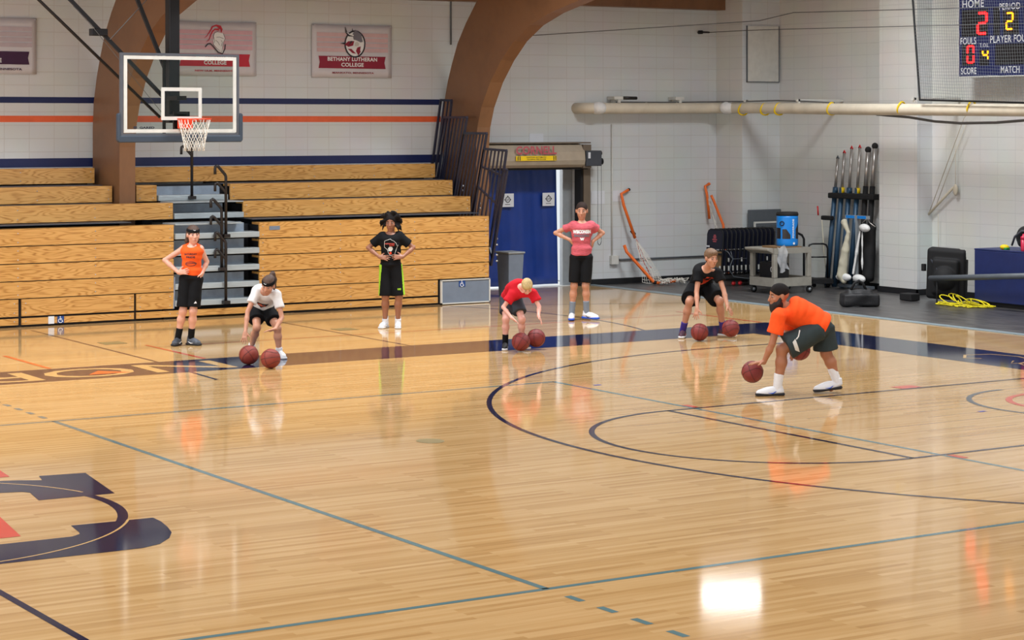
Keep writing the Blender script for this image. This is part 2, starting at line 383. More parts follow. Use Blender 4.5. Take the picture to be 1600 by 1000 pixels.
# brass floor plates
fpoly([(5.53 + .13 * math.cos(t * PI / 10), 1.35 + .15 * math.sin(t * PI / 10)) for t in range(20)], BR, z3)
for x in (6.3, 9.85): fpoly([(x - .16, 11.1), (x + .16, 11.1), (x + .16, 11.42), (x - .16, 11.42)], BR, z3)
fl = struct(FL.build('floor', ['wood', 'navyp', 'tealp', 'redp', 'greyp', 'goldp', 'orangep', 'brass', 'bluep']))
struct(MB().box(17.5, 26, -18, 17.5, -.05, -.004).build('floor', 'carpet'))
struct(MB().box(17.44, 17.6, -18, 16.2, -.02, .012).build('trim_1', 'edge', bevel=.004))

# ------------------------------------------------------------------ walls
WY, WX = 16.2, 21.35
DX0, DX1, DZ = 15.3, 17.27, 2.2
W = MB(); W.box(-16, DX0, WY, WY + .2, 0, 6.2).box(DX1, 22, WY, WY + .2, 0, 6.2).box(DX0, DX1, WY, WY + .2, DZ, 6.2)
struct(W.build('wall_back', 'wallx'))
struct(MB().box(WX, WX + .2, -18, WY, 0, 9.5).build('wall_right', 'wally'))
def pier(x0, x1, y0, y1, z1_):
    a = MB(); a.add([(x0, y0, 0), (x1, y0, 0), (x1, y0, z1_), (x0, y0, z1_)], [(0, 1, 2, 3)], 0)
    a.add([(x0, y0, 0), (x0, y1, 0), (x0, y1, z1_), (x0, y0, z1_)], [(0, 1, 2, 3)], 1)
    a.add([(x0, y1, 0), (x1, y1, 0), (x1, y1, z1_), (x0, y1, z1_)], [(0, 1, 2, 3)], 0)
    return struct(a.build('wall_right', ['wallx', 'wally']))
pier(20.45, WX, 15.41, WY, 7); pier(21.0, WX, 11.28, 12.24, 9)
struct(MB().box(17.44, 20.45, WY - .025, WY, 0, .1).build('baseboard_back', 'blackrub'))
b_ = MB(); b_.box(WX - .025, WX, -10, 11.28, 0, .1).box(WX - .025, WX, 12.24, 15.41, 0, .1).box(20.975, 21.0, 11.255, 12.265, 0, .1).box(20.975, WX, 11.255, 11.28, 0, .1)
b_.box(20.425, 20.45, 15.385, WY - .025, 0, .1).box(20.425, WX - .025, 15.385, 15.41, 0, .1)
struct(b_.build('baseboard_right', 'blackrub'))
# painted stripes
for i, (za, zb, mt) in enumerate(((3.29, 3.385, 'navy'), (2.99, 3.09, 'orange'), (2.28, 2.42, 'navy'))):
    struct(MB().box(-16, 14.35, WY - .004, WY + .01, za, zb).build('trim_%d' % (i + 2), mt))
# roof: beam over the back wall, sloped timber deck, ridge at y=0
struct(MB().box(-16, 20.45, WY - .28, WY, 5.11, 5.35).build('trim_5', 'arch'))
d_ = MB()
for ya, za, yb, zb in ((WY, 5.3, 0, 9.9), (0, 9.9, -18, 4.9)):
    d_.add([(-16, ya, za), (22, ya, za), (22, yb, zb), (-16, yb, zb)], [(0, 1, 2, 3)])
    d_.add([(-16, ya, za + .2), (22, ya, za + .2), (22, yb, zb + .2), (-16, yb, zb + .2)], [(0, 1, 2, 3)])
struct(d_.build('ceiling', 'deck'))
# glulam arches
INN = [(15.0, -.0), (15.0, 2.6), (14.96, 2.9), (14.83, 3.24), (14.55, 3.66), (14.2, 4.02), (13.8, 4.33), (13.3, 4.58), (12.69, 4.76), (11.8, 4.93), (10.5, 5.25), (8, 6.0), (4, 7.25), (0, 8.5)]
OUT = [(16.12, 0), (16.12, 2.9), (16.08, 3.3), (15.95, 3.7), (15.82, 3.98), (15.62, 4.35), (15.34, 4.69), (15.0, 5.03), (14.4, 5.42), (13.2, 5.9), (10.8, 6.6), (8.2, 7.35), (4.1, 8.5), (0, 9.6)]
def glulam(x, label):
    poly = []
    n = len(INN); a = MB()
    v = [(x, y, z) for y, z in INN] + [(x, y, z) for y, z in OUT] + [(x + .26, y, z) for y, z in INN] + [(x + .26, y, z) for y, z in OUT]
    f = []
    for i in range(n - 1):
        f += [(i, i + 1, n + i + 1, n + i), (2 * n + i, 3 * n + i, 3 * n + i + 1, 2 * n + i + 1), (i, 2 * n + i, 2 * n + i + 1, i + 1), (n + i, n + i + 1, 3 * n + i + 1, 3 * n + i)]
    a.add(v, f)
    o = a.build('timber_arch', 'arch', org=(x, 15.5, 0)); return tag(o, label, 'arch', 'timber arches carrying the roof')
glulam(7.90, 'curved brown glued timber arch standing behind the basketball backboard')
glulam(14.35, 'curved brown glued timber arch between the bleacher and the blue curtained doorway')

# ------------------------------------------------------------------ bleacher
BX = (9.0, 14.0, 0)
bl = thing('bleacher', 'partly closed telescopic wooden bleacher with central steel aisle steps and railings', 'bleacher', BX)
ROWS = [(14.02, 1.43), (14.61, 1.74), (15.2, 2.0), (15.79, 2.27)]
def board(x0, x1, y, z0, z1, name='seat_board', deep=.27, bolts=True):
    a = MB(); a.box(x0, x1, y, y + .035, z0, z1)
    if deep: a.box(x0, x1, y + .0352, y + deep, z1 - .035, z1 - .0005)
    if bolts:
        n = max(1, int((x1 - x0) / 1.15)); xs = [x0 + .06] + [x0 + .06 + (x1 - x0 - .12) * (i) / n for i in range(1, n)] + [x1 - .06] if x1 - x0 > .3 else [x0 + .05, x1 - .05]
        for x in xs:
            for zz in (z0 + .05, z1 - .06):
                if z1 - z0 > .12 or zz == z0 + .05: a.cyl((x, y - .004, zz), (x, y + .01, zz), .008, n=8, mi=1)
    return a.build(name, ['pine', 'bolt'], bl)
XL, XR = -6.0, 14.0
A0, A1 = 8.38, 9.81     # aisle
# flush lower rows
for z0_, z1_ in ((1.188, 1.43), (.932, 1.174), (.676, .918), (.422, .662)):
    board(XL, A0, 14.02, z0_, z1_); board(A1, XR, 14.02, z0_, z1_)
for xa, xb in ((-4.5, -1), (-.95, 2.4), (2.45, 5.95), (6.0, 7.74), (7.78, A0), (A1, 13.02)):
    if xb < A0 + .1 or xa >= A1: board(xa, xb, 14.02, .16, .408); board(xa, xb, 14.02, .035, .13, 'kick_board', deep=0)
board(A0, A1, 14.02, .035, .13, 'kick_board', deep=0)
# stepped upper rows
board(XL, 8.62, 14.61, 1.49, 1.74); board(A1, XR, 14.61, 1.49, 1.74)
board(XL, 7.86, 15.2, 1.75, 2.0); board(8.26, 8.60, 15.2, 1.75, 2.0); board(A1 + .05, XR, 15.2, 1.75, 2.0)
board(XL, 7.80, 15.79, 2.03, 2.27); board(8.2, XR, 15.79, 2.03, 2.27)
u = MB()
for (y, z), (y2, z2_) in zip(ROWS, ROWS[1:] + [(16.15, 2.27)]):
    for x0_, x1_ in ((XL, 7.8), (8.22, A0 + .02), (A1, XR - .05)):
        yy = y + .045 if y < 14.5 else y + .3
        u.box(x0_ + .02, x1_, yy, y2 + .04, .0 if y < 14.5 else z - .5, z - .045)
u.box(7.8, 8.22, 14.1, 14.9, 0, 1.38).box(A0, A1, 14.42, 14.45, 0, 1.40).box(A0, A1, 15.7, 15.75, 1.4, 2.0)
u.build('understructure', 'under', bl)
fb = MB()
for y, z in ROWS[1:]:
    for x0_, x1_ in ((XL, 7.8), (A1, XR - .02)): fb.box(x0_, x1_, y - .33, y + .26, z - .275, z - .262)
fb.build('foot_deck', 'slate', bl)
# aisle steps
for i, t in enumerate((.41, .665, .925, 1.18, 1.43)):
    z0_ = t - .22; a = MB(); a.box(A0 + .02, A1 - .01, 13.99, 14.3, z0_, z0_ + .085); a.build('aisle_step', 'steel', bl, bevel=.006)
    a = MB(); a.box(A0 + .02, A1 - .18, 14.20, 14.22, z0_ + .085, z0_ + .22); a.build('step_riser', 'steeld', bl)
for i, ((y, z), (y2, z2_), xa, xb) in enumerate(((ROWS[1], ROWS[2], 8.64, A1), (ROWS[2], ROWS[3], 8.62, A1))):
    MB().box(xa, xb, y - .03, y + .35, z - .25, z - .165).build('aisle_step', 'steel', bl, bevel=.006)
    MB().box(xa, xb - (.22 if i == 0 else 0), y + .3, y + .33, z - .165, z - .03).build('step_riser', 'steeld', bl)
MB().box(8.44, A1 - .18, 14.3, 14.33, 1.30, 1.44).build('step_riser', 'steeld', bl)
MB().box(8.4, A1 - .3, 14.0, 14.5, 1.425, 1.445).build('aisle_step', 'steel', bl)
MB().box(8.62, A1, 14.6, 15.1, 1.735, 1.75).build('aisle_step', 'steel', bl)
# aisle hand rails
def rail(x, y, z, h=.95):
    a = MB(); a.box(x - .05, x + .05, y - .06, y + .05, z, z + .05)
    def hook(q): return [(x - .012, y, q + .012), (x - .125, y, q + .135), (x - .15, y, q + .15), (x - .175, y, q + .135), (x - .18, y, q + .10), (x - .18, y, q + .02)]
    a.tube([(x, y, z), (x, y, z + h - .02)] + hook(z + h), .024, 8)
    a.tube([(x, y, z + h - .28)] + hook(z + h - .26), .022, 8)
    a.build('grab_rail', 'brown', bl)
rail(9.21, 13.95, .20); rail(9.15, 13.97, .71); rail(9.22, 13.97, 1.22); rail(9.17, 15.14, 1.77)
# slanted end railings
def endrail(tl, tr, bl_, br_, n, x=14.12, extra=None):
    a = MB()
    T0 = Vector((x, tl[0], tl[1])); T1 = Vector((x, tr[0], tr[1])); B0 = Vector((x, bl_[0], bl_[1])); B1 = Vector((x, br_[0], br_[1]))
    a.tube([T0, T1], .028, 4, sq=True); a.tube([B0, B1], .022, 4, sq=True)
    for i in range(n):
        k = i / (n - 1); a.tube([T0.lerp(T1, k), B0.lerp(B1, k)], .024 if i in (0, n - 1) else .016, 4, sq=True)
    if extra:
        for q in extra: a.tube([T0.lerp(B0, q), T1.lerp(B1, q)], .022, 4, sq=True)
    a.build('end_railing', M['railpaint'], bl)
M['railpaint'] = mat('dark_blue_rail', (34, 38, 58), rough=.35)
endrail((15.8, 3.37), (15.43, 3.36), (16.13, 2.1), (15.76, 1.9), 4)
endrail((15.69, 3.07), (14.92, 3.07), (16.1, 1.8), (15.42, 1.5), 8)
endrail((15.01, 2.8), (14.28, 2.8), (15.45, 1.5), (14.8, 1.2), 8)
endrail((14.36, 2.54), (13.66, 2.52), (14.78, 1.2), (14.14, .60), 7, extra=(.22, .48))
endrail((13.75, 2.22), (13.64, 2.19), (14.2, .9), (14.1, .72), 2)
for y, z in ((15.1, 1.9), (15.1, 1.82), (14.55, 1.62), (14.55, 1.54)): MB().cyl((14.14, y, z), (14.16, y, z), .018, n=8).build('bracket_bolt', 'bolt', bl)
for z in (1.33, 1.22, 1.05, .95, .78, .68): MB().cyl((14.14, 14.02, z), (14.17, 14.02, z), .016, n=8).build('bracket_bolt', 'bolt', bl)
# accessible seat panel
a = MB(); a.box(13.07, 13.97, 13.97, 14.0, .03, .39); ap = a.build('access_panel', M['greyp2'] if 'greyp2' in M else M['greyb'], bl)
a = MB(); t_ = .014
a.box(13.05, 13.99, 13.955, 14.0, .39, .39 + t_).box(13.05, 13.99, 13.955, 14.0, .012, .03).box(13.05, 13.07, 13.955, 14.0, .012, .4).box(13.97, 13.99, 13.955, 14.0, .012, .4)
a.build('panel_frame', 'offw', ap)
def wheelchair(mb, fn, cx, cy, s, mi):
    mb.add([fn(cx + .5 * s * (abs(1) * math.cos(t)), cy - .15 * s + .5 * s * math.sin(t)) for t in []], [], mi)
    def st(pts, w_):
        n = len(pts); Lp = []; Rp = []
        for i in range(n):
            p = pts[max(i - 1, 0)]; q = pts[min(i + 1, n - 1)]; dx, dy = q[0] - p[0], q[1] - p[1]; l = math.hypot(dx, dy) or 1
            Lp.append((pts[i][0] - dy / l * w_, pts[i][1] + dx / l * w_)); Rp.append((pts[i][0] + dy / l * w_, pts[i][1] - dx / l * w_))
        mb.add([fn(cx + x * s, cy + y * s) for x, y in Lp + Rp], [(i, i + 1, n + i + 1, n + i) for i in range(n - 1)], mi)
    st([(.3 * math.cos(t) - .05, .3 * math.sin(t) - .15) for t in [PI * .6 + i * PI * 1.3 / 16 for i in range(17)]], .045)
    st([(-.08, .3), (-.05, -.05), (.2, -.05), (.32, -.35)], .045); st([(-.06, .15), (.18, .15)], .04)
    mb.add([fn(cx + (-.08 + .09 * math.cos(t)) * s, cy + (.42 + .09 * math.sin(t)) * s) for t in [i * PI / 5 for i in range(10)]], [tuple(range(10))], mi)
def plaque(parent, x0, x1, y, z0, z1, wc=True, mt='sign'):
    a = MB(); a.box(x0, x1, y, y + .006, z0, z1)
    if wc: wheelchair(a, lambda p, q: (p, y - .001, q), (x0 + x1) / 2, (z0 + z1) / 2, (z1 - z0), 1)
    return a.build('notice_plate', [mt, 'white'], parent)
plaque(bl, 13.39, 13.51, 13.962, .285, .385); plaque(bl, 6.54, 6.64, 14.01, .035, .135); plaque(bl, 6.40, 6.49, 14.01, .03, .14, False, 'paper')
plaque(bl, 9.98, 10.16, 14.012, 1.31, 1.37, False, 'greyb')

# bin behind the bleacher end
tb = thing('waste_bin', 'blue grey plastic waste bin beside the right end of the bleacher', 'bin', (14.98, 14.95, 0))
a = MB()
def taper(mb, cx, cy, w0, d0, w1, d1, za, zb, mi=0):
    v = [(cx + sx * w0 / 2, cy + sy * d0 / 2, za) for sx, sy in ((-1, -1), (1, -1), (1, 1), (-1, 1))] + [(cx + sx * w1 / 2, cy + sy * d1 / 2, zb) for sx, sy in ((-1, -1), (1, -1), (1, 1), (-1, 1))]
    mb.add(v, [(3, 2, 1, 0), (4, 5, 6, 7), (0, 1, 5, 4), (1, 2, 6, 5), (2, 3, 7, 6), (3, 0, 4, 7)], mi)
taper(a, 14.86, 14.72, .26, .32, .31, .40, 0, .76); a.build('bin_body', 'greyb', tb, bevel=.012)
a = MB(); a.box(14.69, 15.03, 14.50, 14.94, .75, .78); a.build('rim_lip', 'grey', tb, bevel=.01)

# ------------------------------------------------------------------ banners
def emblem_helmet(mb, fn, X):
    # crest, plume strokes and visor, metres about centre
    def P_(l, mi): mb.add([fn(a, b) for a, b in l], [tuple(range(len(l)))], mi)
    def st(pts, ws, mi):
        n = len(pts); L1 = []; R1 = []
        for i in range(n):
            p = pts[max(i - 1, 0)]; q = pts[min(i + 1, n - 1)]; dx, dy = q[0] - p[0], q[1] - p[1]; l = math.hypot(dx, dy) or 1
            w_ = ws if not isinstance(ws, list) else ws[i]
            L1.append((pts[i][0] - dy / l * w_, pts[i][1] + dx / l * w_)); R1.append((pts[i][0] + dy / l * w_, pts[i][1] - dx / l * w_))
        mb.add([fn(a, b) for a, b in L1 + R1], [(i, i + 1, n + i + 1, n + i) for i in range(n - 1)], mi)
    if X == 'knight':
        s = .0113
        g = lambda l: [((a - 725) * s * .105, (340 - b) * s * .105) for a, b in l]
        st(g([(550, 318), (590, 290), (640, 220), (680, 150), (740, 128), (800, 150), (828, 190), (820, 235)]), [.002, .007, .011, .014, .014, .028, .02, .006], 1)
        st(g([(578, 380), (625, 345), (650, 280), (680, 220), (720, 185), (790, 190)]), [.002, .008, .010, .012, .012, .022], 1)
        P_(g([(700, 260), (740, 225), (850, 245), (885, 330), (850, 400), (845, 540), (760, 500), (690, 410)]), 2)
        for l in ([(770, 218), (715, 240), (695, 290), (715, 370), (690, 410), (760, 480), (830, 520), (850, 400), (885, 320), (855, 245)], [(745, 305), (800, 303), (860, 325)], [(730, 350), (770, 380), (795, 425)], [(820, 350), (838, 380), (820, 440)]): st(g(l), .0035, 3)
        st(g([(560, 455), (600, 410), (645, 400), (700, 455), (770, 530), (840, 552), (880, 480), (888, 405)]), [.01, .011, .010, .009, .009, .010, .009, .008], 3)
    else:
        s = .0116 * .105
        g = lambda l: [((a - 725) * s, (340 - b) * s) for a, b in l]
        P_(g([(765 + 170 * math.cos(t), 370 + 200 * math.sin(t)) for t in [i * 2 * PI / 28 for i in range(28)]]), 2)
        st(g([(765 + 168 * math.cos(t), 365 + 195 * math.sin(t)) for t in [i * 2 * PI / 36 for i in range(37)]]), .014, 3)
        st(g([(760 + 150 * math.cos(t), 370 + 176 * math.sin(t)) for t in [.4 + i * 2.6 / 20 for i in range(21)]]), .004, 2)
        P_(g([(770, 150), (870, 220), (895, 330), (860, 340), (790, 310), (740, 300), (720, 220)]), 4)
        st(g([(598, 110), (615, 190), (660, 235), (740, 240)]), [.003, .018, .022, .016], 3); st(g([(620, 190), (670, 222), (740, 238)]), [.003, .010, .012], 2)
        st(g([(515, 365), (570, 360), (640, 380)]), [.002, .012, .018], 3); st(g([(716, 130), (722, 190)]), [.002, .014], 3)
        P_(g([(585, 375), (650, 325), (750, 322), (730, 390), (650, 410)]), 1)
        P_(g([(640, 440), (700, 440), (780, 510), (720, 505)]), 1); P_(g([(800, 420), (860, 400), (850, 460), (860, 480), (820, 540), (780, 470)]), 1)
        P_(g([(760, 345), (800, 330), (835, 360), (820, 395), (760, 400)]), 5); P_(g([(690, 320), (730, 322), (650, 395)]), 3)
def banner(x0, x1, z0, z1, colr, stripe, lines, town, logo, label, ribbon=(.13, .915)):
    W_, H_ = x1 - x0, z1 - z0; y = 16.17
    t = thing('college_banner', label, 'banner', (x0, y, z0), 'college banners on the block wall')
    a = MB(); n = 16; m_ = 8
    vs = []; random.seed(int(x0 * 10))
    for j in range(m_ + 1):
        for i in range(n + 1):
            vs.append((x0 + W_ * i / n, y + .004 * math.sin(i * 1.3 + j) * math.sin(PI * i / n), z0 + H_ * j / m_ - .012 * math.sin(PI * i / n) * (j / m_)))
    a.add(vs, [(j * (n + 1) + i, j * (n + 1) + i + 1, (j + 1) * (n + 1) + i + 1, (j + 1) * (n + 1) + i) for j in range(m_) for i in range(n)], 0, True)
    sh = a.build('banner_sheet', 'banner', t)
    sh.modifiers.new('t', 'SOLIDIFY').thickness = .004
    def fn(p, q, d=0): return (x0 + W_ * p, y - .012 - d, z0 + H_ * q)
    a = MB()
    for k in range(4):
        q = .84 - k * .095
        a.add([fn(.06, q - .075), fn(.95, q - .075), fn(.95, q), fn(.06, q)], [(0, 1, 2, 3)])
    a.build('pale_stripes', stripe, t)
    a = MB(); r0, r1 = .17, .40
    a.add([fn(.08, r0, .002), fn(.92, r0, .002), fn(.905, (r0 + r1) / 2, .002), fn(.92, r1, .002), fn(.08, r1, .002), fn(.095, (r0 + r1) / 2, .002)], [(0, 1, 2, 3, 4, 5)])
    rb = a.build('name_ribbon', colr, t)
    a = MB(); g = lambda p, q: (x0 + p, y - .018, z0 + q)
    for i, (s_, ww) in enumerate(lines):
      if s_: put_text(a, s_, g, W_ * .5, H_ * (.345 - .105 * i), W_ * ww, .068, 0, .03)
    a.build('lettering', 'white', rb)
    a = MB(); put_text(a, town[0], g, W_ * town[2], H_ * .085, W_ * town[1], .034, 0, .03); a.build('town_lettering', colr, t)
    if logo:
        a = MB(); emblem_helmet(a, lambda p, q: (x0 + W_ * .5 + p * .93, y - .02, z0 + H_ * .665 + q * .93), logo)
        # stack layers a hair apart so later shapes lie on top
        for i in range(len(a.f)):
            pass
        k = 0; used = {}
        for fi, f in enumerate(a.f):
            for vi in f:
                if vi not in used: used[vi] = fi
        a.v = [(v[0], v[1] - .00012 * used.get(i, 0), v[2]) for i, v in enumerate(a.v)]
        a.build('emblem', [colr, colr, 'white', 'ink', 'bgrey', 'offw'], t)
    a = MB()
    for px_ in (x0 + .02, x1 - .02): a.cyl((px_, y - .02, z1 - .02), (px_, y + .02, z1 - .02), .014, n=10)
    a.build('grommet', 'bolt', t)
banner(11.81, 13.35, 3.75, 4.655, 'bmar', 'bpink', [('BETHANY LUTHERAN', .62), ('COLLEGE', .28)], ('MANKATO, MINNESOTA', .52, .51), 'viking', 'white banner with maroon ribbon and horned helmet emblem, right of the backboard')
banner(9.28, 10.78, 3.755, 4.645, 'bred', 'bpink2', [('MARTIN LUTHER', .46), ('COLLEGE', .27)], ('NEW ULM, MINNESOTA', .48, .50), 'knight', 'white banner with red plumed knight helmet emblem, partly behind the backboard')
banner(5.50, 6.99, 3.74, 4.62, 'bpur', 'bmauve', [(None, .28), ('COLLEGE', .24)], ('MINNESOTA', .28, .70), None, 'white banner with dark purple ribbon cut by the left picture edge')
# wall panel, conduit
a = MB(); a.box(20.55, 21.3, 15.375, 15.405, 3.75, 4.80); o = a.build('access_hatch', 'offw', org=(20.9, 15.39, 3.75), bevel=.004); tag(o, 'square white access hatch high on the right corner pier', 'hatch')
a = MB(); t_ = .012
for bx_ in ((20.54, 21.31, 3.738, 3.75), (20.54, 20.55, 3.738, 4.80), (21.3, 21.312, 3.738, 4.80)): a.box(bx_[0], bx_[1], 15.37, 15.405, bx_[2], bx_[3])
a.build('hatch_frame', 'greyd', o, org=(20.9, 15.39, 3.75))
cn = thing('electrical_conduit', 'thin white conduit running down the back wall to a small outlet box', 'conduit', (18.0, 16.17, .4))
MB().tube([(18.0, 16.17, 2.95), (18.0, 16.17, .5)], .012, 8).build('vertical_pipe', 'offw', cn)
MB().tube([(18.1, 16.17, .44), (20.4, 16.17, .44)], .016, 8).build('horizontal_pipe', 'greyd', cn)
MB().box(17.96, 18.12, 16.12, 16.2, .36, .52).build('outlet_box', 'offw', cn, bevel=.005)
a = MB().tube([(14.55, 16.18, 6.0), (14.55, 16.18, 4.35)], .014, 8); tag(a.build('electrical_conduit', 'greyd', org=(14.55, 16.18, 4.35)), 'thin vertical conduit high on the wall left of the second arch', 'conduit')
for x0_, x1_, z0_, z1_, lb in ((16.2, 16.5, 2.62, 2.78, 'pale blank sheet of paper on the wall above the roller door hood'), (17.55, 17.85, 1.48, 1.72, 'faint taped paper on the wall beside the hanging door chain'), (18.02, 18.3, 1.52, 1.72, 'small white paper taped to the wall at the top of the orange goal frame')):
    tag(MB().box(x0_, x1_, 16.19, 16.2, z0_, z1_).build('paper_sheet', 'paper', org=(x0_, 16.19, z0_)), lb, 'paper')

# ------------------------------------------------------------------ roller door with curtain
dr = thing('roller_door', 'tan roller fire door hood with motor, guide rail and pull chain over the doorway', 'door', (16.2, 16.0, 2.17))
a = MB(); prof = [(16.19, 2.17), (15.86, 2.17), (15.80, 2.22), (15.78, 2.30), (15.80, 2.45), (15.88, 2.58), (16.19, 2.61)]
a.prism(prof, lambda p, q, d: (d, p, q), 14.95, 17.14); hd = a.build('hood', 'tan', dr)
MB().box(14.95, 17.3, 15.84, 16.19, 2.60, 2.625).build('hood_cap', 'tand', hd)
MB().box(17.12, 17.30, 15.82, 16.19, 2.15, 2.58).build('end_bracket', 'tand', dr, bevel=.01)
a = MB(); put_text(a, 'CORNELL', lambda p, q: (p, 15.775 - .02, q), 16.07, 2.485, .86, .15, 0, .03); a.build('lettering', 'maroon', hd)
a = MB(); a.box(15.64, 16.5, 15.755, 15.77, 2.30, 2.385); yl = a.build('caution_label', 'yellow', hd)
a = MB(); put_text(a, 'CAUTION AUTOMATIC', lambda p, q: (p, 15.753, q), 16.07, 2.36, .42, .024, 0, .02); put_text(a, 'CLOSING FIRE DOOR', lambda p, q: (p, 15.753, q), 16.07, 2.325, .40, .024, 0, .02)
for x_ in (15.67, 15.71, 16.43, 16.47): a.add([(x_, 15.753, 2.305), (x_ + .018, 15.753, 2.305), (x_ + .018, 15.753, 2.38), (x_, 15.753, 2.38)], [(0, 1, 2, 3)])
a.build('label_text', 'ink', yl)
mo = MB().box(17.16, 17.50, 15.78, 16.12, 2.19, 2.47).build('motor_box', 'chr', dr, bevel=.01)
MB().cyl((17.5, 15.92, 2.42), (17.58, 15.92, 2.42), .04).cyl((17.5, 15.92, 2.27), (17.60, 15.92, 2.27), .06).build('chain_wheel', 'blackm', mo)
MB().box(17.2, 17.25, 15.775, 15.782, 2.33, 2.44).build('data_plate', 'paper', mo)
a = MB()
for x_ in (17.49, 17.57):
    for k in range(52): a.tube([(x_, 15.9, 2.25 - k * .028), (x_ + .006, 15.9, 2.237 - k * .028)], .008, 5)
a.tube([(17.49, 15.9, .8), (17.505, 15.9, .76), (17.53, 15.9, .745), (17.555, 15.9, .76), (17.57, 15.9, .8)], .007, 6)
a.build('pull_chain', 'greyd', dr)
MB().box(17.27, 17.42, 16.02, 16.2, 0, 2.17).build('guide_rail', 'tand', dr, bevel=.008)
MB().box(17.22, 17.27, 16.05, 16.25, 0, 2.17).build('guide_slot', 'blackm', dr)
MB().box(15.0, 17.27, 15.9, 16.2, 2.13, 2.17).build('bottom_bar', 'blackm', dr)
struct(MB().box(17.06, 17.27, 16.4, 16.5, 0, 2.6).build('trim_6', 'grey'))
struct(MB().box(14.0, 15.3, 16.4, 16.5, 0, 2.6).build('trim_7', 'grey'))
struct(MB().box(13.5, 17.5, 16.2, 22, -.05, -.001).build('floor', 'offw'))
cu = thing('vinyl_curtain', 'blue vinyl curtain hanging across the open roller doorway', 'curtain', (16.1, 16.45, 0))
vs = []; nx, nz = 70, 14; x0_, x1_ = 15.25, 16.945
for j in range(nz + 1):
    for i in range(nx + 1):
        q = j / nz; p = i / nx
        vs.append((x0_ + (x1_ - x0_) * p + .03 * (1 - q) * p, 16.45 + (.008 + .012 * (1 - q)) * math.sin(p * 17 + 1.5 * math.sin(q * 2)) + .002 * math.sin(p * 61 + q * 3), .03 + 2.25 * q))
a = MB(); a.add(vs, [(j * (nx + 1) + i, j * (nx + 1) + i + 1, (j + 1) * (nx + 1) + i + 1, (j + 1) * (nx + 1) + i) for j in range(nz) for i in range(nx)], 0, True)
sh = a.build('curtain_sheet', 'tarp', cu); sh.modifiers.new('t', 'SOLIDIFY').thickness = .006
for cx_, lb in ((15.86, 'left white paper notice with round emblem, half hidden by the bleacher railing'), (16.74, 'right white paper notice with round emblem on the blue curtain')):
    a = MB(); a.box(cx_ - .13, cx_ + .13, 16.385, 16.39, 1.46, 1.70); nb = a.build('paper_notice', 'paper', org=(cx_, 16.385, 1.46)); tag(nb, lb, 'notice', 'paper notices on the blue curtain')
    a = MB(); g = lambda p, q: (cx_ + p, 16.383, 1.59 + q)
    def ringp(r0, r1, n=20): a.add([g(r * math.cos(t), r * math.sin(t)) for r in (r0, r1) for t in [i * 2 * PI / n for i in range(n)]], [(i, (i + 1) % n, n + (i + 1) % n, n + i) for i in range(n)])
    ringp(.042, .056); a.add([g(-.075, 0), g(-.05, .02), g(-.05, -.02)], [(0, 1, 2)]); a.add([g(.075, 0), g(.05, .02), g(.05, -.02)], [(0, 1, 2)]); a.add([g(0, .08), g(-.015, .055), g(.015, .055)], [(0, 1, 2)])
    a.add([g(-.02, -.025), g(-.012, -.025), g(.02, .025), g(.012, .025)], [(0, 1, 2, 3)]); a.add([g(-.025, -.025), g(-.016, -.025), g(-.016, .025), g(-.025, .025)], [(0, 1, 2, 3)]); a.add([g(.016, -.025), g(.025, -.025), g(.025, .025), g(.016, .025)], [(0, 1, 2, 3)])
    a.add([g(-.06, -.09), g(.05, -.09), g(.05, -.08), g(-.06, -.08)], [(0, 1, 2, 3)])
    a.build('notice_print', 'ink', nb, org=(cx_, 16.385, 1.46))

# ------------------------------------------------------------------ insulated pipe
pp = thing('insulated_pipe', 'long cream jacketed pipe running high along the back and right walls', 'pipe', (17.3, 16, 3.2))
a = MB(); a.tube([(17.2, 16.25, 3.24), (17.3, 15.97, 3.24), (17.5, 15.93, 3.24), (17.8, 15.93, 3.24), (20.0, 15.93, 3.25), (20.25, 15.85, 3.255), (20.33, 15.5, 3.255), (20.3, 15.0, 3.25), (20.3, 12, 3.21), (20.3, 7.2, 3.17), (20.3, -8, 3.1)], .10, 18)
for x_, y_ in ((18.6, 15.93), (19.3, 15.93)): a.cyl((x_, y_, 3.25), (x_ + .012, y_, 3.25), .102)
a.build('pipe_run', 'cream', pp)
a = MB()
for c_, ax in (((17.52, 15.93, 3.24), 0), ((20.27, 15.62, 3.255), 1)):
    MB().ell(c_, (.16, .15, .12)).build('elbow_wrap', 'creamw', pp)
for yy in (15.2, 14.55, 14.15, 12.7, 10.9, 9.25):
    a = MB(); a.tube([(20.3 + .107 * math.cos(t), yy + .02 * math.sin(2 * t), 3.225 + .107 * math.sin(t)) for t in [i * PI / 8 for i in range(16)]], .016, 6, closed=True)
    a.build('yellow_strap', 'yellow', pp)
for (x_, y_) in ((18.0, 16), (19.4, 16)):
    a = MB(); a.box(x_ - .10, x_ + .10, 15.95, 16.19, 3.40, 3.46).box(x_ - .03, x_ + .03, 15.93, 16.19, 3.34, 3.4)
    a.build('wall_bracket', 'offw', pp, bevel=.006)
MB().cyl((18.1, 15.98, 3.43), (18.42, 15.98, 3.43), .03).build('damper', 'brown', pp)
for yy in (15.1, 13.6, 10.6):
    a = MB(); a.box(20.25, 21.34 if yy < 15 else 20.45, yy - .02, yy + .02, 3.36, 3.40).box(20.28, 20.32, yy - .02, yy + .02, 3.32, 3.4)
    a.build('wall_bracket', 'offw', pp)
tag(MB().tube([(17.95, 15.97, 3.355), (19.2, 15.97, 3.355), (20.2, 15.9, 3.37), (20.28, 15.2, 3.37), (20.3, 14.2, 3.38), (20.33, 13.4, 3.36), (20.36, 12.7, 3.33)], .014, 6).build('cable', 'cord', org=(17.95, 15.97, 3.36)), 'dark cable lying along the top of the cream pipe', 'cable')
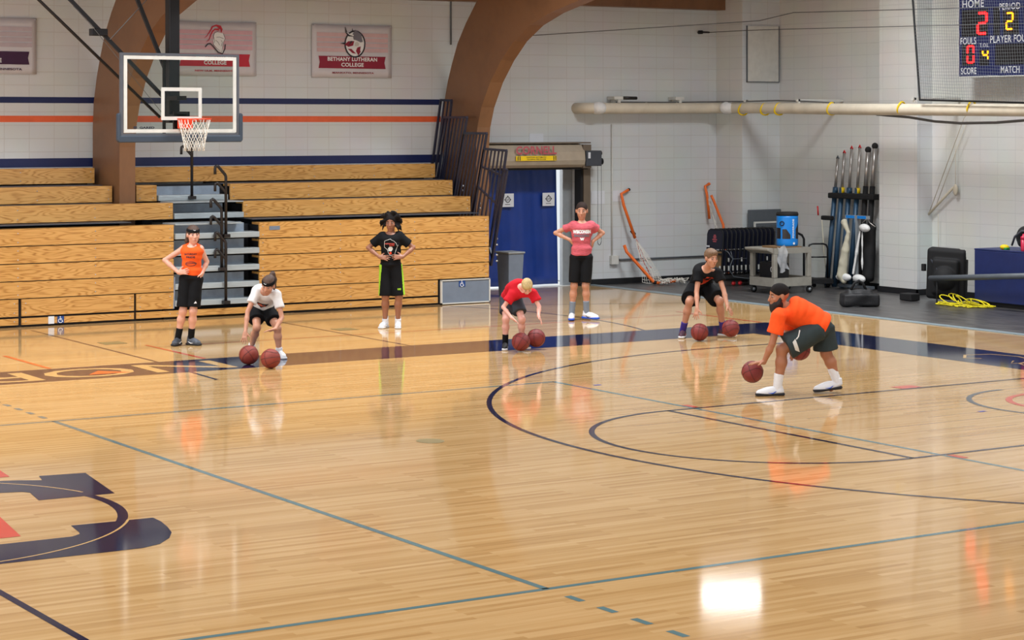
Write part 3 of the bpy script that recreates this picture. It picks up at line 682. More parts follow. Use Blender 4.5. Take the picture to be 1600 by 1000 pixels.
tag(MB().tube([(20.36, 11.6, 3.12), (20.36, 10.8, 3.07), (20.38, 10.2, 3.0), (20.38, 9.6, 2.97), (20.38, 8.8, 2.98), (20.38, 7.4, 3.06), (20.38, 6.6, 3.1)], .022, 8).build('cable', 'cord', org=(20.36, 11.6, 3.1)), 'thick dark cable sagging under the cream pipe', 'cable')
tag(MB().tube([(14.8, 14.6, 4.44), (20.2, 14.6, 4.85), (20.6, 14.1, 4.99), (20.6, 7.5, 4.82)], .008, 5).build('guy_wire', 'cord', org=(14.8, 14.6, 4.4)), 'upper thin steel wire strung across the corner', 'wire')
gw = thing('guy_wire', 'lower thin steel wire running from a wall pulley', 'wire', (20.05, 16.15, 4.69))
MB().tube([(20.2, 16.1, 4.69), (20.42, 15.2, 4.70), (20.6, 14.1, 4.69), (20.6, 7.5, 4.55)], .007, 5).build('steel_cable', 'cord', gw); MB().cyl((20.03, 16.2, 4.69), (20.03, 16.1, 4.69), .035).tube([(20.03, 16.1, 4.69), (20.2, 16.1, 4.69)], .018, 6).build('pulley', 'blackm', gw)

# ------------------------------------------------------------------ scoreboard + net
SX = 20.93
sb = thing('scoreboard', 'navy electronic scoreboard with red and amber digits on the right wall', 'scoreboard', (SX, 9, 3.75))
MB().box(SX, SX + .2, 7.2, 10.19, 3.75, 5.7).build('cabinet', 'scorenavy', sb)
a = MB(); a.box(SX - .012, SX + .2, 7.2, 10.21, 3.735, 3.755).box(SX - .012, SX + .2, 10.19, 10.21, 3.735, 5.7); a.build('edge_trim', 'offw', sb)
fs = lambda p, q, d=.004: (SX - d, -p, q)      # p runs to the right as seen from the court: p=-y
a = MB()
def wr(s_, y, z, w_, h_):
    a = MB(); put_text(a, s_, fs, -y, z, w_, h_, 0, .006); a.build('lettering', 'white', sb)
wr('HOME', 9.86, 4.965, .50, .13); wr('PERIOD', 9.03, 4.885, .47, .11); wr('FOULS', 9.975, 4.345, .36, .115); wr('T.O.L.', 9.60, 4.265, .22, .07)
wr('PLAYER FOULS', 9.0, 4.355, .94, .12); wr('SCORE', 9.965, 3.845, .36, .11); wr('MATCH', 9.02, 3.85, .42, .115); wr('PLAYER', 8.2, 4.885, .5, .11)
a = MB()
for y1_, y0_, za, zb in ((10.13, 9.52, 4.42, 4.87), (10.12, 9.83, 3.93, 4.29), (9.72, 9.5, 3.93, 4.20), (9.4, 9.25, 4.42, 4.87), (9.18, 8.83, 4.42, 4.83), (9.36, 8.4, 3.93, 4.27), (8.72, 8.2, 4.42, 4.87)):
    a.box(SX - .003, SX + .01, y0_, y1_, za, zb)
a.build('display_window', 'scoreblk', sb)
SEG = {'2': 'abged', '0': 'abcdef', '4': 'fgbc'}
def digit(ch, y, z, w_, h_, mt):
    t = w_ * .17; a = MB(); hw, hh = w_ / 2, h_ / 2
    pos = {'a': (-hw + t, hw - t, hh - t, hh), 'g': (-hw + t, hw - t, -t / 2, t / 2), 'd': (-hw + t, hw - t, -hh, -hh + t), 'f': (-hw, -hw + t, .02, hh - t / 2), 'b': (hw - t, hw, .02, hh - t / 2), 'e': (-hw, -hw + t, -hh + t / 2, -.02), 'c': (hw - t, hw, -hh + t / 2, -.02)}
    for s_ in SEG[ch]:
        p0, p1, q0, q1 = pos[s_]; a.box(SX - .012, SX - .003, -p1 + y, -p0 + y, z + q0, z + q1)
    a.build('lit_digit', mt, sb)
digit('2', 9.65, 4.63, .24, .38, 'ledr'); digit('2', 9.03, 4.64, .17, .29, 'leda'); digit('0', 9.92, 4.12, .17, .30, 'ledr'); digit('4', 9.58, 4.10, .14, .16, 'leda')
nt_ = thing('protective_net', 'white protective netting in a black bordered frame before the scoreboard', 'net', (20.4, 9, 3.3))
NX = 20.15
c0 = (10.80, 5.75); c1 = (10.58, 3.34); c2 = (7.4, 3.24)
MB().tube([(NX, 10.55, 5.75), (NX, 10.31, 3.36), (NX, 7.1, 3.27), (NX, 7.3, 5.75), (NX, 10.55, 5.75)], .02, 6).build('border_rope', 'blackm', nt_)
a = MB()
for i in range(1, 62):
    k = i / 62; yb = 10.31 + (7.1 - 10.31) * k; zb = 3.36 - .09 * k; yt = 10.55 + (7.3 - 10.55) * k
    pts = [(NX + .012 * math.sin(i * .4 + j * .7), yb + (yt - yb) * j / 6 + .006 * math.sin(j * 2 + i * .35), zb + (5.75 - zb) * j / 6) for j in range(7)]
    a.tube(pts, .0026, 3, cap=False)
for j in range(1, 46):
    k = j / 46; z = 3.37 + 2.38 * k; y0_ = 10.31 + .24 * k
    pts = [(NX + .012 * math.sin(j * .5 + i * .8), y0_ + (7.1 - y0_) * i / 8, z - .09 * i / 8 + .008 * math.sin(i * 1.6 + j * .3)) for i in range(9)]
    a.tube(pts, .0026, 3, cap=False)
a.build('net_mesh', 'netblack', nt_)
rp = thing('hanging_rope', 'cream rope with a wooden swing bar hanging against the right wall', 'rope', (21.3, 10.9, 1.4))
MB().tube([(21.27, 11.3, 1.38), (21.25, 10.66, 1.87)], .022, 8).ell((21.26, 10.62, 1.83), (.03, .05, .1)).build('swing_bar', 'ropec', rp)
a = MB(); a.tube([(21.27, 11.28, 1.4), (21.24, 10.4, 3.05), (21.2, 10.1, 3.3)], .006, 5).tube([(21.27, 11.1, 1.55), (21.22, 10.3, 3.0)], .005, 5).tube([(21.26, 10.62, 1.9), (21.26, 10.62, 2.6)], .005, 5).tube([(21.27, 11.05, 1.4), (21.28, 11.05, .6)], .005, 5); a.build('rope_line', 'ropec', rp)

# ------------------------------------------------------------------ basketball goal
BYY = 11.6
hp = thing('basketball_goal', 'glass basketball backboard with orange rim hung from the ceiling on black braces', 'basketball hoop', (7.44, BYY, 2.8))
x0_, x1_, za, zb = 6.55, 8.33, 2.80, 3.95
a = MB(); a.box(x0_ + .03, x1_ - .03, BYY - .006, BYY + .006, za + .03, zb - .03); gb = a.build('glass_board', 'glass', hp)
a = MB(); ft = .035
for q in ((x0_, x1_, zb - ft, zb), (x0_, x1_, za, za + ft), (x0_, x0_ + ft, za + ft + .001, zb - ft - .001), (x1_ - ft, x1_, za + ft + .001, zb - ft - .001)): a.box(q[0], q[1], BYY - .02, BYY + .035, q[2], q[3])
a.build('board_frame', 'frame', hp)
a = MB(); i0 = .04; i1 = .10
def rectring(a, xa, xb, zc, zd, t, y0, y1):
    a.box(xa, xb, y0, y1, zd - t, zd); a.box(xa, xb, y0, y1, zc, zc + t); a.box(xa, xa + t, y0, y1, zc + t, zd - t); a.box(xb - t, xb, y0, y1, zc + t, zd - t)
rectring(a, x0_ + .045, x1_ - .045, za + .045, zb - .04, .048, BYY - .024, BYY - .007)
a.build('border_line', 'offw', hp)
a = MB(); rectring(a, 7.15, 7.76, 3.02, 3.475, .05, BYY - .012, BYY - .007); a.build('target_square', 'offw', gb)
a = MB(); put_text(a, 'GARED', lambda p, q: (p, BYY - .009, q), 6.94, 2.915, .22, .032, 0, .05); a.box(6.74, 6.79, BYY - .010, BYY - .008, 2.9, 2.935); a.build('lettering', 'ink', gb)
a = MB()
poly = [(x0_ - .045, 3.10), (x0_ - .045, 2.74), (x0_ - .02, 2.71), (x1_ + .03, 2.71), (x1_ + .055, 2.74), (x1_ + .055, 3.10), (x1_ + .03, 3.12), (x1_, 3.10), (x1_, 2.805), (x0_, 2.805), (x0_, 3.10), (x0_ - .02, 3.12)]
a.prism(poly, lambda p, q, d: (p, d, q), BYY - .035, BYY + .045); a.build('edge_padding', 'pad', hp, bevel=.012)
RC = (7.475, 11.20, 3.035)
a = MB(); a.tube([(RC[0] + .228 * math.cos(t), RC[1] + .228 * math.sin(t), RC[2]) for t in [i * PI / 20 for i in range(40)]], .009, 8, closed=True)
a.tube([(RC[0] - .14, 11.38, 3.025), (RC[0] - .08, 11.55, 2.99)], .009).tube([(RC[0] + .14, 11.38, 3.025), (RC[0] + .08, 11.55, 2.99)], .009)
rm = a.build('rim', 'rim', hp)
MB().box(RC[0] - .09, RC[0] + .09, 11.45, 11.58, 2.90, 3.035).build('rim_mount', 'rim', rm, bevel=.01)
a = MB(); NN = 12
for s_ in (1, -1):
    for i in range(NN):
        pts = []
        for j in range(9):
            k = j / 8; th = 2 * PI * (i + s_ * (.0 if k < .12 else (k - .12) * 2.4)) / NN
            rr = .222 - .085 * min(1, k * 1.2) + .012 * max(0, k - .7); pts.append((RC[0] + rr * math.cos(th), RC[1] + rr * math.sin(th), RC[2] - .44 * k))
        a.tube(pts, .0045, 5)
a.build('net', 'string', rm)
MB().box(7.49, 7.65, 12.10, 12.26, 2.98, 5.9).build('mast', 'black', hp, bevel=.01)
a = MB(); a.box(7.40, 7.56, 11.64, 12.15, 3.02, 3.10).box(7.36, 7.60, 11.64, 11.68, 2.86, 3.14).box(7.42, 7.56, 11.66, 12.15, 3.3, 3.36).box(7.2, 7.24, 11.64, 11.67, 2.82, 3.9)
a.box(7.46, 7.54, 11.64, 12.12, 2.76, 2.82)
a.build('mount_arm', 'black', hp)
a = MB(); a.tube([(7.45, 12.25, 3.36), (6.1, 12.3, 4.69), (5.3, 12.3, 5.5)], .035, 4, sq=True).build('brace', 'black', hp)
MB().tube([(7.41, 12.25, 3.06), (5.64, 12.3, 4.68), (4.8, 12.3, 5.45)], .022, 8).build('brace', 'black', hp)
MB().tube([(7.53, 12.3, 3.7), (7.09, 12.3, 4.72), (6.7, 12.3, 5.6)], .035, 4, sq=True).build('brace', 'black', hp)
MB().tube([(7.5, 12.2, 3.03), (6.4, 12.2, 4.3), (6.1, 12.2, 4.6)], .004, 5).tube([(7.25, 12.3, 4.75), (6.66, 12.25, 4.15)], .007, 5).build('safety_cable', 'cord', hp)
MB().box(6.38, 6.62, 12.22, 12.34, 4.2, 4.3).build('height_adjuster', 'black', hp, bevel=.01)

# ------------------------------------------------------------------ folded orange goals
def netpatch(mb, P0, P1, Q0, Q1, n, m, r=.004, sag=.05):
    P0, P1, Q0, Q1 = map(Vector, (P0, P1, Q0, Q1))
    def pt(u, v): 
        p = P0.lerp(P1, u).lerp(Q0.lerp(Q1, u), v); return p + Vector((random.uniform(-.008, .008), -sag * math.sin(PI * v), random.uniform(-.01, .01) - sag * math.sin(PI * u) * .4))
    G = [[pt(i / n, j / m) for j in range(m + 1)] for i in range(n + 1)]
    for i in range(n + 1): mb.tube(G[i], r, 4, cap=False)
    for j in range(m + 1): mb.tube([G[i][j] for i in range(n + 1)], r, 4, cap=False)
g1 = thing('folding_goal', 'folded orange pipe goal with white net slumped on the floor against the back wall', 'sports goal', (18.4, 15.8, 0), 'folding sports goals')
MB().tube([(18.34, 16.13, 1.73), (18.16, 16.1, 1.66), (18.20, 16.08, 1.45), (18.40, 16.0, .84)], .028, 10).build('goal_pipe', 'sporange', g1)
MB().tube([(18.12, 15.95, .72), (18.14, 15.9, .60), (18.2, 15.86, .52), (18.54, 15.6, .04), (18.62, 15.57, .03), (18.95, 15.5, .06)], .03, 10).build('goal_pipe', 'sporange', g1)
MB().cyl((18.36, 16.06, .98), (18.42, 16.04, .90), .034).ell((18.36, 16.14, 1.735), (.03, .03, .03)).ell((18.56, 15.6, .04), (.05, .045, .035)).build('pipe_joint', 'blackm', g1)
a = MB(); netpatch(a, (18.40, 16.0, .84), (18.44, 16.0, .8), (18.56, 15.62, .04), (18.75, 15.6, .04), 6, 14)
netpatch(a, (18.38, 15.95, .75), (18.4, 15.95, .8), (18.35, 15.7, .05), (18.56, 15.6, .04), 5, 12)
for k in range(26):
    c_ = Vector((18.6 + k * .022, 15.5 + random.uniform(-.06, .06), .035 + .03 * random.random()))
    a.tube([c_ + Vector((random.uniform(-.07, .07), random.uniform(-.07, .07), random.uniform(-.03, .07))) for _ in range(6)], .007, 4)
a.build('goal_net', 'string', g1)
MB().tube([(18.41, 15.98, .82), (18.46, 15.9, .5), (18.58, 15.68, .08)], .01, 5).tube([(18.43, 15.98, .8), (18.52, 15.9, .5), (18.55, 15.7, .3)], .007, 5).build('red_cord', 'red', g1)
g2 = thing('folding_goal', 'folded orange pipe goal leaning in the corner behind the stacked chairs', 'sports goal', (20.2, 16.0, 0), 'folding sports goals')
MB().tube([(20.22, 16.13, 1.81), (20.12, 16.12, 1.77), (20.15, 16.1, 1.6), (20.19, 16.08, 1.15)], .026, 10).ell((20.22, 16.13, 1.81), (.03, .03, .03)).build('goal_pipe', 'sporange', g2)
MB().tube([(20.21, 16.05, 1.60), (20.25, 16.03, 1.5), (20.38, 15.9, 1.04), (20.42, 15.8, .1)], .026, 10).build('goal_pipe', 'sporange', g2)
a = MB(); netpatch(a, (20.15, 16.1, 1.6), (20.2, 16.08, 1.3), (20.24, 15.95, .85), (20.3, 15.9, .8), 3, 10, .004); a.build('goal_net', 'string', g2)

# ------------------------------------------------------------------ chair dolly with folded chairs
ck = thing('chair_dolly', 'low black dolly on red wheels under the folded navy chairs', 'dolly', (19.95, 14.83, 0))
MB().box(19.25, 20.75, 14.56, 15.1, .10, .14).box(19.25, 20.75, 14.53, 14.57, .14, .2).build('platform', 'blackm', ck)
for x_, y_ in ((19.35, 14.62), (19.6, 14.6), (19.35, 15.04), (20.6, 14.62), (20.6, 15.04), (19.75, 14.6)):
    MB().cyl((x_, y_ - .015, .05), (x_, y_ + .015, .05), .042, n=14).build('caster', 'red', ck)
def chair(x, label, first=False):
    t = thing('folding_chair', label, 'folding chair', (x, 14.83, .14), 'folded padded chairs on the dolly')
    y0, y1 = 14.60, 15.06; lean = .06
    P = lambda s_, yy, zz: (x + s_ + lean * zz, yy, .14 + zz)
    a = MB(); a.tube([P(0, y0, .0), P(0, y0, .80), P(0, y0 + .03, .86), P(0, y0 + .08, .885), P(0, y1 - .08, .885), P(0, y1 - .03, .86), P(0, y1, .80), P(0, y1, 0)], .012, 6)
    a.tube([P(.02, y0 + .03, .05), P(.02, y1 - .03, .05)], .009, 6).tube([P(.02, y0 + .03, .2), P(.02, y1 - .03, .2)], .009, 6)
    a.build('chair_frame', 'blackm', t)
    a = MB()
    vs = [P(-.012 + .0, y0 + .012, .53), P(-.012, y1 - .012, .53), P(-.012, y1 - .012, .82), P(-.012, y1 - .06, .875), P(-.012, y0 + .06, .875), P(-.012, y0 + .012, .82)]
    v2 = [(p[0] + .035, p[1], p[2]) for p in vs]
    a.add(vs + v2, [(0, 1, 2, 3, 4, 5), (11, 10, 9, 8, 7, 6)] + [(i, (i + 1) % 6, 6 + (i + 1) % 6, 6 + i) for i in range(6)])
    a.build('backrest', 'chairn', t)
    a = MB(); a.obox(P(.0, (y0 + y1) / 2, .30), (.02, 0, 0), (0, .20, 0), (lean * .2, 0, .19)); a.build('seat', 'darkbr' if first else 'chairn', t)
    MB().box(x - .02, x + .0, y0 + .02, y0 + .04, .28, .37).build('leg_tab', 'offw', t)
    if int(x * 10) % 3 == 0: MB().box(x - .02, x, y0 + .02, y0 + .04, .44, .51).build('leg_tab', 'offw', t)
    if first:
        a = MB(); xx = lambda q: x - .015 + lean * q
        for dz, w_ in ((.78, .03), (.755, .045), (.73, .04), (.70, .07), (.665, .05)): a.add([(xx(dz), 14.83 - w_, .14 + dz - .009), (xx(dz), 14.83 + w_, .14 + dz - .009), (xx(dz + .02), 14.83 + w_, .14 + dz + .011), (xx(dz + .02), 14.83 - w_, .14 + dz + .011)], [(0, 1, 2, 3)])
        a.build('emblem', 'maroon', t)
        a = MB(); a.box(x - .02, x - .012, 14.93, 15.03, .70, .73); a.build('label_tag', 'paper', t)
        MB().box(x - .035, x + .03, 14.6, 15.06, .57, .6).build('crossbar', 'blackm', t)
chair(19.32, 'front folded navy chair with red emblem and brown seat underside, leaning on the dolly', True)
for k in range(1, 13): chair(19.32 + k * .1, 'folded navy padded chair with black frame, in the packed row behind the front one')
tag(MB().tube([(19.40, 14.60, .66), (19.42, 14.52, .62), (19.46, 14.5, .55), (19.5, 14.49, .5), (19.44, 14.48, .4), (19.42, 14.48, .3), (19.5, 14.47, .18), (19.7, 14.46, .15), (20.0, 14.45, .12)], .008, 6).tube([(19.46, 14.5, .64), (19.5, 14.49, .5), (19.8, 14.47, .5)], .008, 6).build('cable', 'greyd', org=(19.5, 14.48, .1)), 'loose grey cord hanging on the folded chair row', 'cable')
# board + framed screen leaning on pier
tag(MB().box(20.52, 21.3, 15.30, 15.34, .0, 1.34).build('folding_table', 'greyd', org=(20.9, 15.3, 0), bevel=.01), 'dark grey folded table standing against the corner pier behind the chairs', 'table')
fr = thing('wire_panel', 'white framed wire mesh panel leaning behind the folded chairs', 'panel', (20.95, 15.2, 0))
a = MB(); rectring(a, 20.56, 21.3, .1, 1.12, .03, 15.18, 15.21); a.build('panel_frame', 'offw', fr)
a = MB()
for k in range(24): a.tube([(20.6 + k * .029, 15.2, .12), (20.6 + k * .029, 15.2, 1.1)], .002, 3, cap=False)
for k in range(30): a.tube([(20.6, 15.2, .13 + k * .033), (21.27, 15.2, .13 + k * .033)], .002, 3, cap=False)
a.build('wire_mesh', 'grey', fr)
# platform trucks (black tube handles)
ht = thing('platform_truck', 'black platform truck with a low looped tube handle, right of the utility cart', 'trolley', (20.75, 13.52, 0))
MB().tube([(20.60, 13.69, .1), (20.60, 13.69, .70), (20.62, 13.68, .76), (20.67, 13.65, .78), (20.85, 13.57, .78), (20.90, 13.55, .76), (20.92, 13.53, .70), (20.92, 13.53, .1)], .017, 8).tube([(20.60, 13.69, .54), (20.92, 13.53, .54)], .013, 8).build('push_handle', 'black', ht)
MB().obox((20.78, 13.57, .115), (.17, -.085, 0), (.1, .2, 0), (0, 0, .04)).build('platform', 'blackm', ht)
MB().cyl((20.65, 13.57, .035), (20.65, 13.61, .035), .035, n=12).cyl((20.90, 13.47, .035), (20.90, 13.51, .035), .035, n=12).build('caster', 'blackm', ht)
h2 = thing('platform_truck', 'black hand truck with a tall tube handle behind the blue cooler', 'trolley', (20.65, 14.1, 0))
MB().tube([(20.35, 14.12, .95), (20.65, 14.05, .96), (20.73, 14.02, .92), (20.76, 14.0, .85), (20.76, 14.0, .1)], .022, 8).tube([(20.35, 14.12, .95), (20.32, 14.13, .9), (20.32, 14.13, .1)], .02, 8).build('push_handle', 'black', h2)
MB().box(20.25, 20.8, 13.95, 14.3, .07, .11).build('platform', 'blackm', h2)
MB().cyl((20.3, 14.0, .035), (20.3, 14.04, .035), .035, n=12).cyl((20.75, 14.0, .035), (20.75, 14.04, .035), .035, n=12).build('caster', 'blackm', h2)

# ------------------------------------------------------------------ utility cart
CX0, CX1, CY0, CY1 = 18.98, 19.82, 12.68, 13.36
ct = thing('utility_cart', 'beige plastic two shelf utility cart carrying the blue drink cooler', 'cart', (19.4, 13.0, 0))
def tray(z0, z1, zt, name):
    e = .0006; w = .03
    a = MB(); a.box(CX0 + w + e, CX1 - w - e, CY0 + w + e, CY1 - w - e, z0, z1).box(CX0, CX1, CY0, CY0 + w, z0, zt).box(CX0, CX1, CY1 - w, CY1, z0, zt)
    a.box(CX0, CX0 + w, CY0 + w + e, CY1 - w - e, z0, zt).box(CX1 - w, CX1, CY0 + w + e, CY1 - w - e, z0, zt)
    a.build(name, 'cart', ct)
tray(.70, .74, .80, 'top_tray')
a = MB(); a.prism([(CX0 - .13, .80), (CX0 - .001, .80), (CX0 - .001, .70), (CX0 - .13, .76)], lambda p, q, d: (p, d, q), CY0 + .02, CY1 - .02); a.build('cart_handle', 'cart', ct, bevel=.012)
tray(.13, .17, .28, 'bottom_tray')
for x_, y_ in ((CX0, CY0), (CX1 - .08, CY0), (CX0, CY1 - .08), (CX1 - .08, CY1 - .08)):
    MB().box(x_, x_ + .08, y_, y_ + .08, .2806, .6994).build('corner_post', 'cart', ct, bevel=.012)
    c_ = MB().cyl((x_ + .06, y_ + .02, .06), (x_ + .06, y_ + .055, .06), .06, n=18); c_.cyl((x_ + .06, y_ + .017, .06), (x_ + .06, y_ + .058, .06), .03, n=12, mi=1); c_.build('caster', ['blackm', 'grey'], ct)
MB().box(19.1, 19.4, 12.78, 13.25, .171, .54).build('equipment_case', 'bagblack', None, org=(19.25, 13.0, .171), bevel=.03)
ec = bpy.data.objects['equipment_case']; tag(ec, 'black equipment case with small white logo on the lower cart shelf', 'case')
a = MB(); a.add([(19.098, 12.9 + .03 * math.cos(t), .42 + .045 * math.sin(t)) for t in [i * PI / 8 for i in range(16)]] + [(19.098, 12.9 + .018 * math.cos(t), .42 + .03 * math.sin(t)) for t in [i * PI / 8 for i in range(16)]], [(i, (i + 1) % 16, 16 + (i + 1) % 16, 16 + i) for i in range(16)]); a.build('logo', 'white', ec, org=(19.25, 13.0, .171))
# cooler, turned to face the court
co = thing('drink_cooler', 'bright blue round drink cooler with black lid on the utility cart', 'cooler', (19.43, 13.02, .815))
cxx, cyy, r_ = 19.52, 12.98, .19
MB().box(19.2, 19.66, 12.76, 13.28, .745, .815).build('wooden_board', 'darkbr', None, org=(19.43, 13.02, .745)); tag(bpy.data.objects['wooden_board'], 'thin brown board under the blue cooler on the cart top', 'board')
bpy.data.objects['wooden_board'].data.update()
MB().lathe((cxx, cyy, .815), [(r_ * .93, 0), (r_ * .99, .02), (r_, .06), (r_, .50), (r_ * .99, .53)], 32).build('cooler_body', 'cool', co)
MB().lathe((cxx, cyy, .815), [(r_ * 1.0, .53), (r_ * 1.03, .54), (r_ * 1.03, .57), (r_ * .95, .595), (.02, .6)], 32).build('lid', 'blackm', co)
def cylfn(ang0, rr): return lambda p, q: (cxx + rr * math.sin(ang0 + p / rr), cyy - rr * math.cos(ang0 + p / rr), .815 + q)
fa = -R(32)
def cyrect(mb, poly, rr, mi=0):
    # wrap polygon of (p,q) on the cylinder by slicing
    g = cylfn(fa, rr); n = 10
    xs = sorted(set([p for p, q in poly])); x_lo, x_hi = xs[0], xs[-1]
    def span(x):
        qs = []
        m = len(poly)
        for i in range(m):
            (a1, b1), (a2, b2) = poly[i], poly[(i + 1) % m]
            if (a1 - x) * (a2 - x) <= 0 and a1 != a2: qs.append(b1 + (b2 - b1) * (x - a1) / (a2 - a1))
            elif a1 == a2 == x: qs += [b1, b2]
        return min(qs), max(qs)
    col_ = [x_lo + (x_hi - x_lo) * i / n for i in range(n + 1)]
    v = []
    for x in col_:
        lo, hi = span(min(max(x, x_lo + 1e-5), x_hi - 1e-5)); v += [g(x, lo), g(x, hi)]
    mb.add(v, [(2 * i, 2 * i + 2, 2 * i + 3, 2 * i + 1) for i in range(n)], mi)
a = MB(); cyrect(a, [(-.115, .13), (.03, .13), (.03, .2), (-.04, .30), (-.115, .30)], r_ + .002); cyrect(a, [(.14, .13), (.24, .13), (.24, .42), (.14, .3)], r_ + .002); cyrect(a, [(-.28, .13), (-.15, .13), (-.15, .32), (-.28, .32)], r_ + .002); a.build('dark_graphic', 'brown', co)
a = MB(); v, f = text2d('POWERADE', .03); g = cylfn(fa, r_ + .003); a.add([g(.085 - b * .036, .31 + q * .33) for q, b in v], f); a.add([g(.10 + .022 * math.cos(t), .05 + .022 * math.sin(t)) for t in [i * PI / 6 for i in range(12)]], [tuple(range(12))]); a.build('lettering', 'white', co)
MB().tube([cylfn(fa - .0, r_ + .012)(-.125 + .04 * math.cos(t), .40 + .035 * math.sin(t)) for t in [i * PI / 8 for i in range(16)]], .008, 6, closed=True).build('side_handle', 'blackm', co)
# clear bag over the cart corner
a = MB(); vs = []
for j in range(9):
    for i in range(7):
        k = j / 8; vs.append((19.02 + .20 * i / 6 + .03 * k + .012 * math.sin(i * 2 + j), 12.665 - .012 - .02 * math.sin(i * 1.9 + j * 1.1) - .03 * k, .83 - .42 * k - .04 * math.sin(i)))
a.add(vs, [(j * 7 + i, j * 7 + i + 1, (j + 1) * 7 + i + 1, (j + 1) * 7 + i) for j in range(8) for i in range(6)], 0, True)
tag(a.build('plastic_bag', 'film', org=(19.15, 12.65, .5)), 'crumpled clear plastic bag draped over the corner of the utility cart', 'bag')

# ------------------------------------------------------------------ volleyball poles on the right wall
pr_ = [(13.62, 2.32, 'b', 'leftmost', 13.70), (13.44, 2.42, 'b', 'second from left', 13.50), (13.24, 2.50, 'b', 'third from left', 13.30), (13.02, 2.52, 'b', 'fourth from left', 13.08), (12.80, 2.49, 'g', 'second from right', 12.86), (12.62, 2.56, 'g', 'rightmost', 12.66)]
for y_, zt, kd, nm, yb in pr_:
    desc = ('%s of the tall volleyball poles by the wall, blue lower half, silver top' if kd == 'b' else '%s of the tall volleyball poles by the wall, thick silver, black cap') % nm
    t = thing('volleyball_pole', desc, 'pole', (21.12, yb, 0), 'volleyball poles strapped to the right wall')
    if kd == 'b':
        MB().tube([(21.05, yb, 0), (21.2, y_ + .02, 1.80)], .046, 14).build('lower_tube', 'steelblue', t)
        MB().tube([(21.2, y_ + .02, 1.78), (21.24, y_, zt)], .027, 12).build('upper_tube', 'silver', t)
        MB().cyl((21.2, y_ + .02, 1.70), (21.205, y_ + .02, 1.80), .05).build('collar', 'yellow' if nm in ('second from left', 'fourth from left') else 'steelblue', t)
        MB().tube([(21.24 , y_ + .03, zt), (21.24, y_, zt + .05), (21.24, y_ - .03, zt)], .014, 6).build('pulley_hook', 'red' if nm != 'leftmost' else 'greyd', t)
    else:
        MB().tube([(21.08, yb, 0), (21.2, y_ + .02, 1.84)], .048, 14).build('lower_tube', 'blackm', t)
        MB().tube([(21.2, y_ + .02, 1.82), (21.24, y_, zt)], .04, 14).build('upper_tube', 'silver', t)
        MB().ell((21.24, y_, zt), (.06, .055, .06)).build('domed_cap', 'blackm', t)
tag(MB().box(21.08, 21.34, 12.5, 13.72, 1.60, 1.70).build('wall_strap', 'blackm', org=(21.2, 13.1, 1.6), bevel=.02), 'wide black strap bar holding the volleyball poles to the wall', 'strap')
wn = thing('net_winch', 'black hand winch bracket clamped on the leftmost volleyball pole', 'winch', (21.05, 13.65, 1.2))
MB().box(21.0, 21.1, 13.55, 13.82, 1.20, 1.28).build('bracket', 'blackm', wn, bevel=.02); MB().tube([(21.0, 13.88, 1.28), (21.0, 13.9, 1.45)], .015, 6).build('crank', 'red', wn)
MB().tube([(21.0, 13.78, 1.2), (21.05, 13.78, .6), (21.08, 13.75, .25)], .01, 5).build('strap_tail', 'canvas', wn)
# net trolley with rolled nets
nn = thing('net_trolley', 'grey T shaped trolley post hung with rolled canvas and white nets', 'trolley', (20.85, 12.7, 0))
MB().tube([(20.85, 12.66, .06), (20.85, 12.66, 1.3)], .028, 4, sq=True).build('upright', 'grey', nn)
MB().box(20.83, 20.87, 12.34, 12.96, 1.27, 1.33).build('crossbar', 'grey', nn)
MB().box(20.82, 20.83, 12.70, 12.92, 1.275, 1.325).box(20.82, 20.83, 12.40, 12.62, 1.275, 1.325).build('blue_label', 'cool', nn)
MB().box(20.8, 20.9, 12.25, 13.12, .04, .09).build('base_bar', 'greyd', nn)
MB().tube([(20.84, 12.36, 1.3), (20.82, 12.3, 1.22), (20.82, 12.15, 1.15)], .008, 5).tube([(20.84, 12.36, 1.3), (20.83, 12.5, 1.2)], .008, 5).build('hook', 'silver', nn)

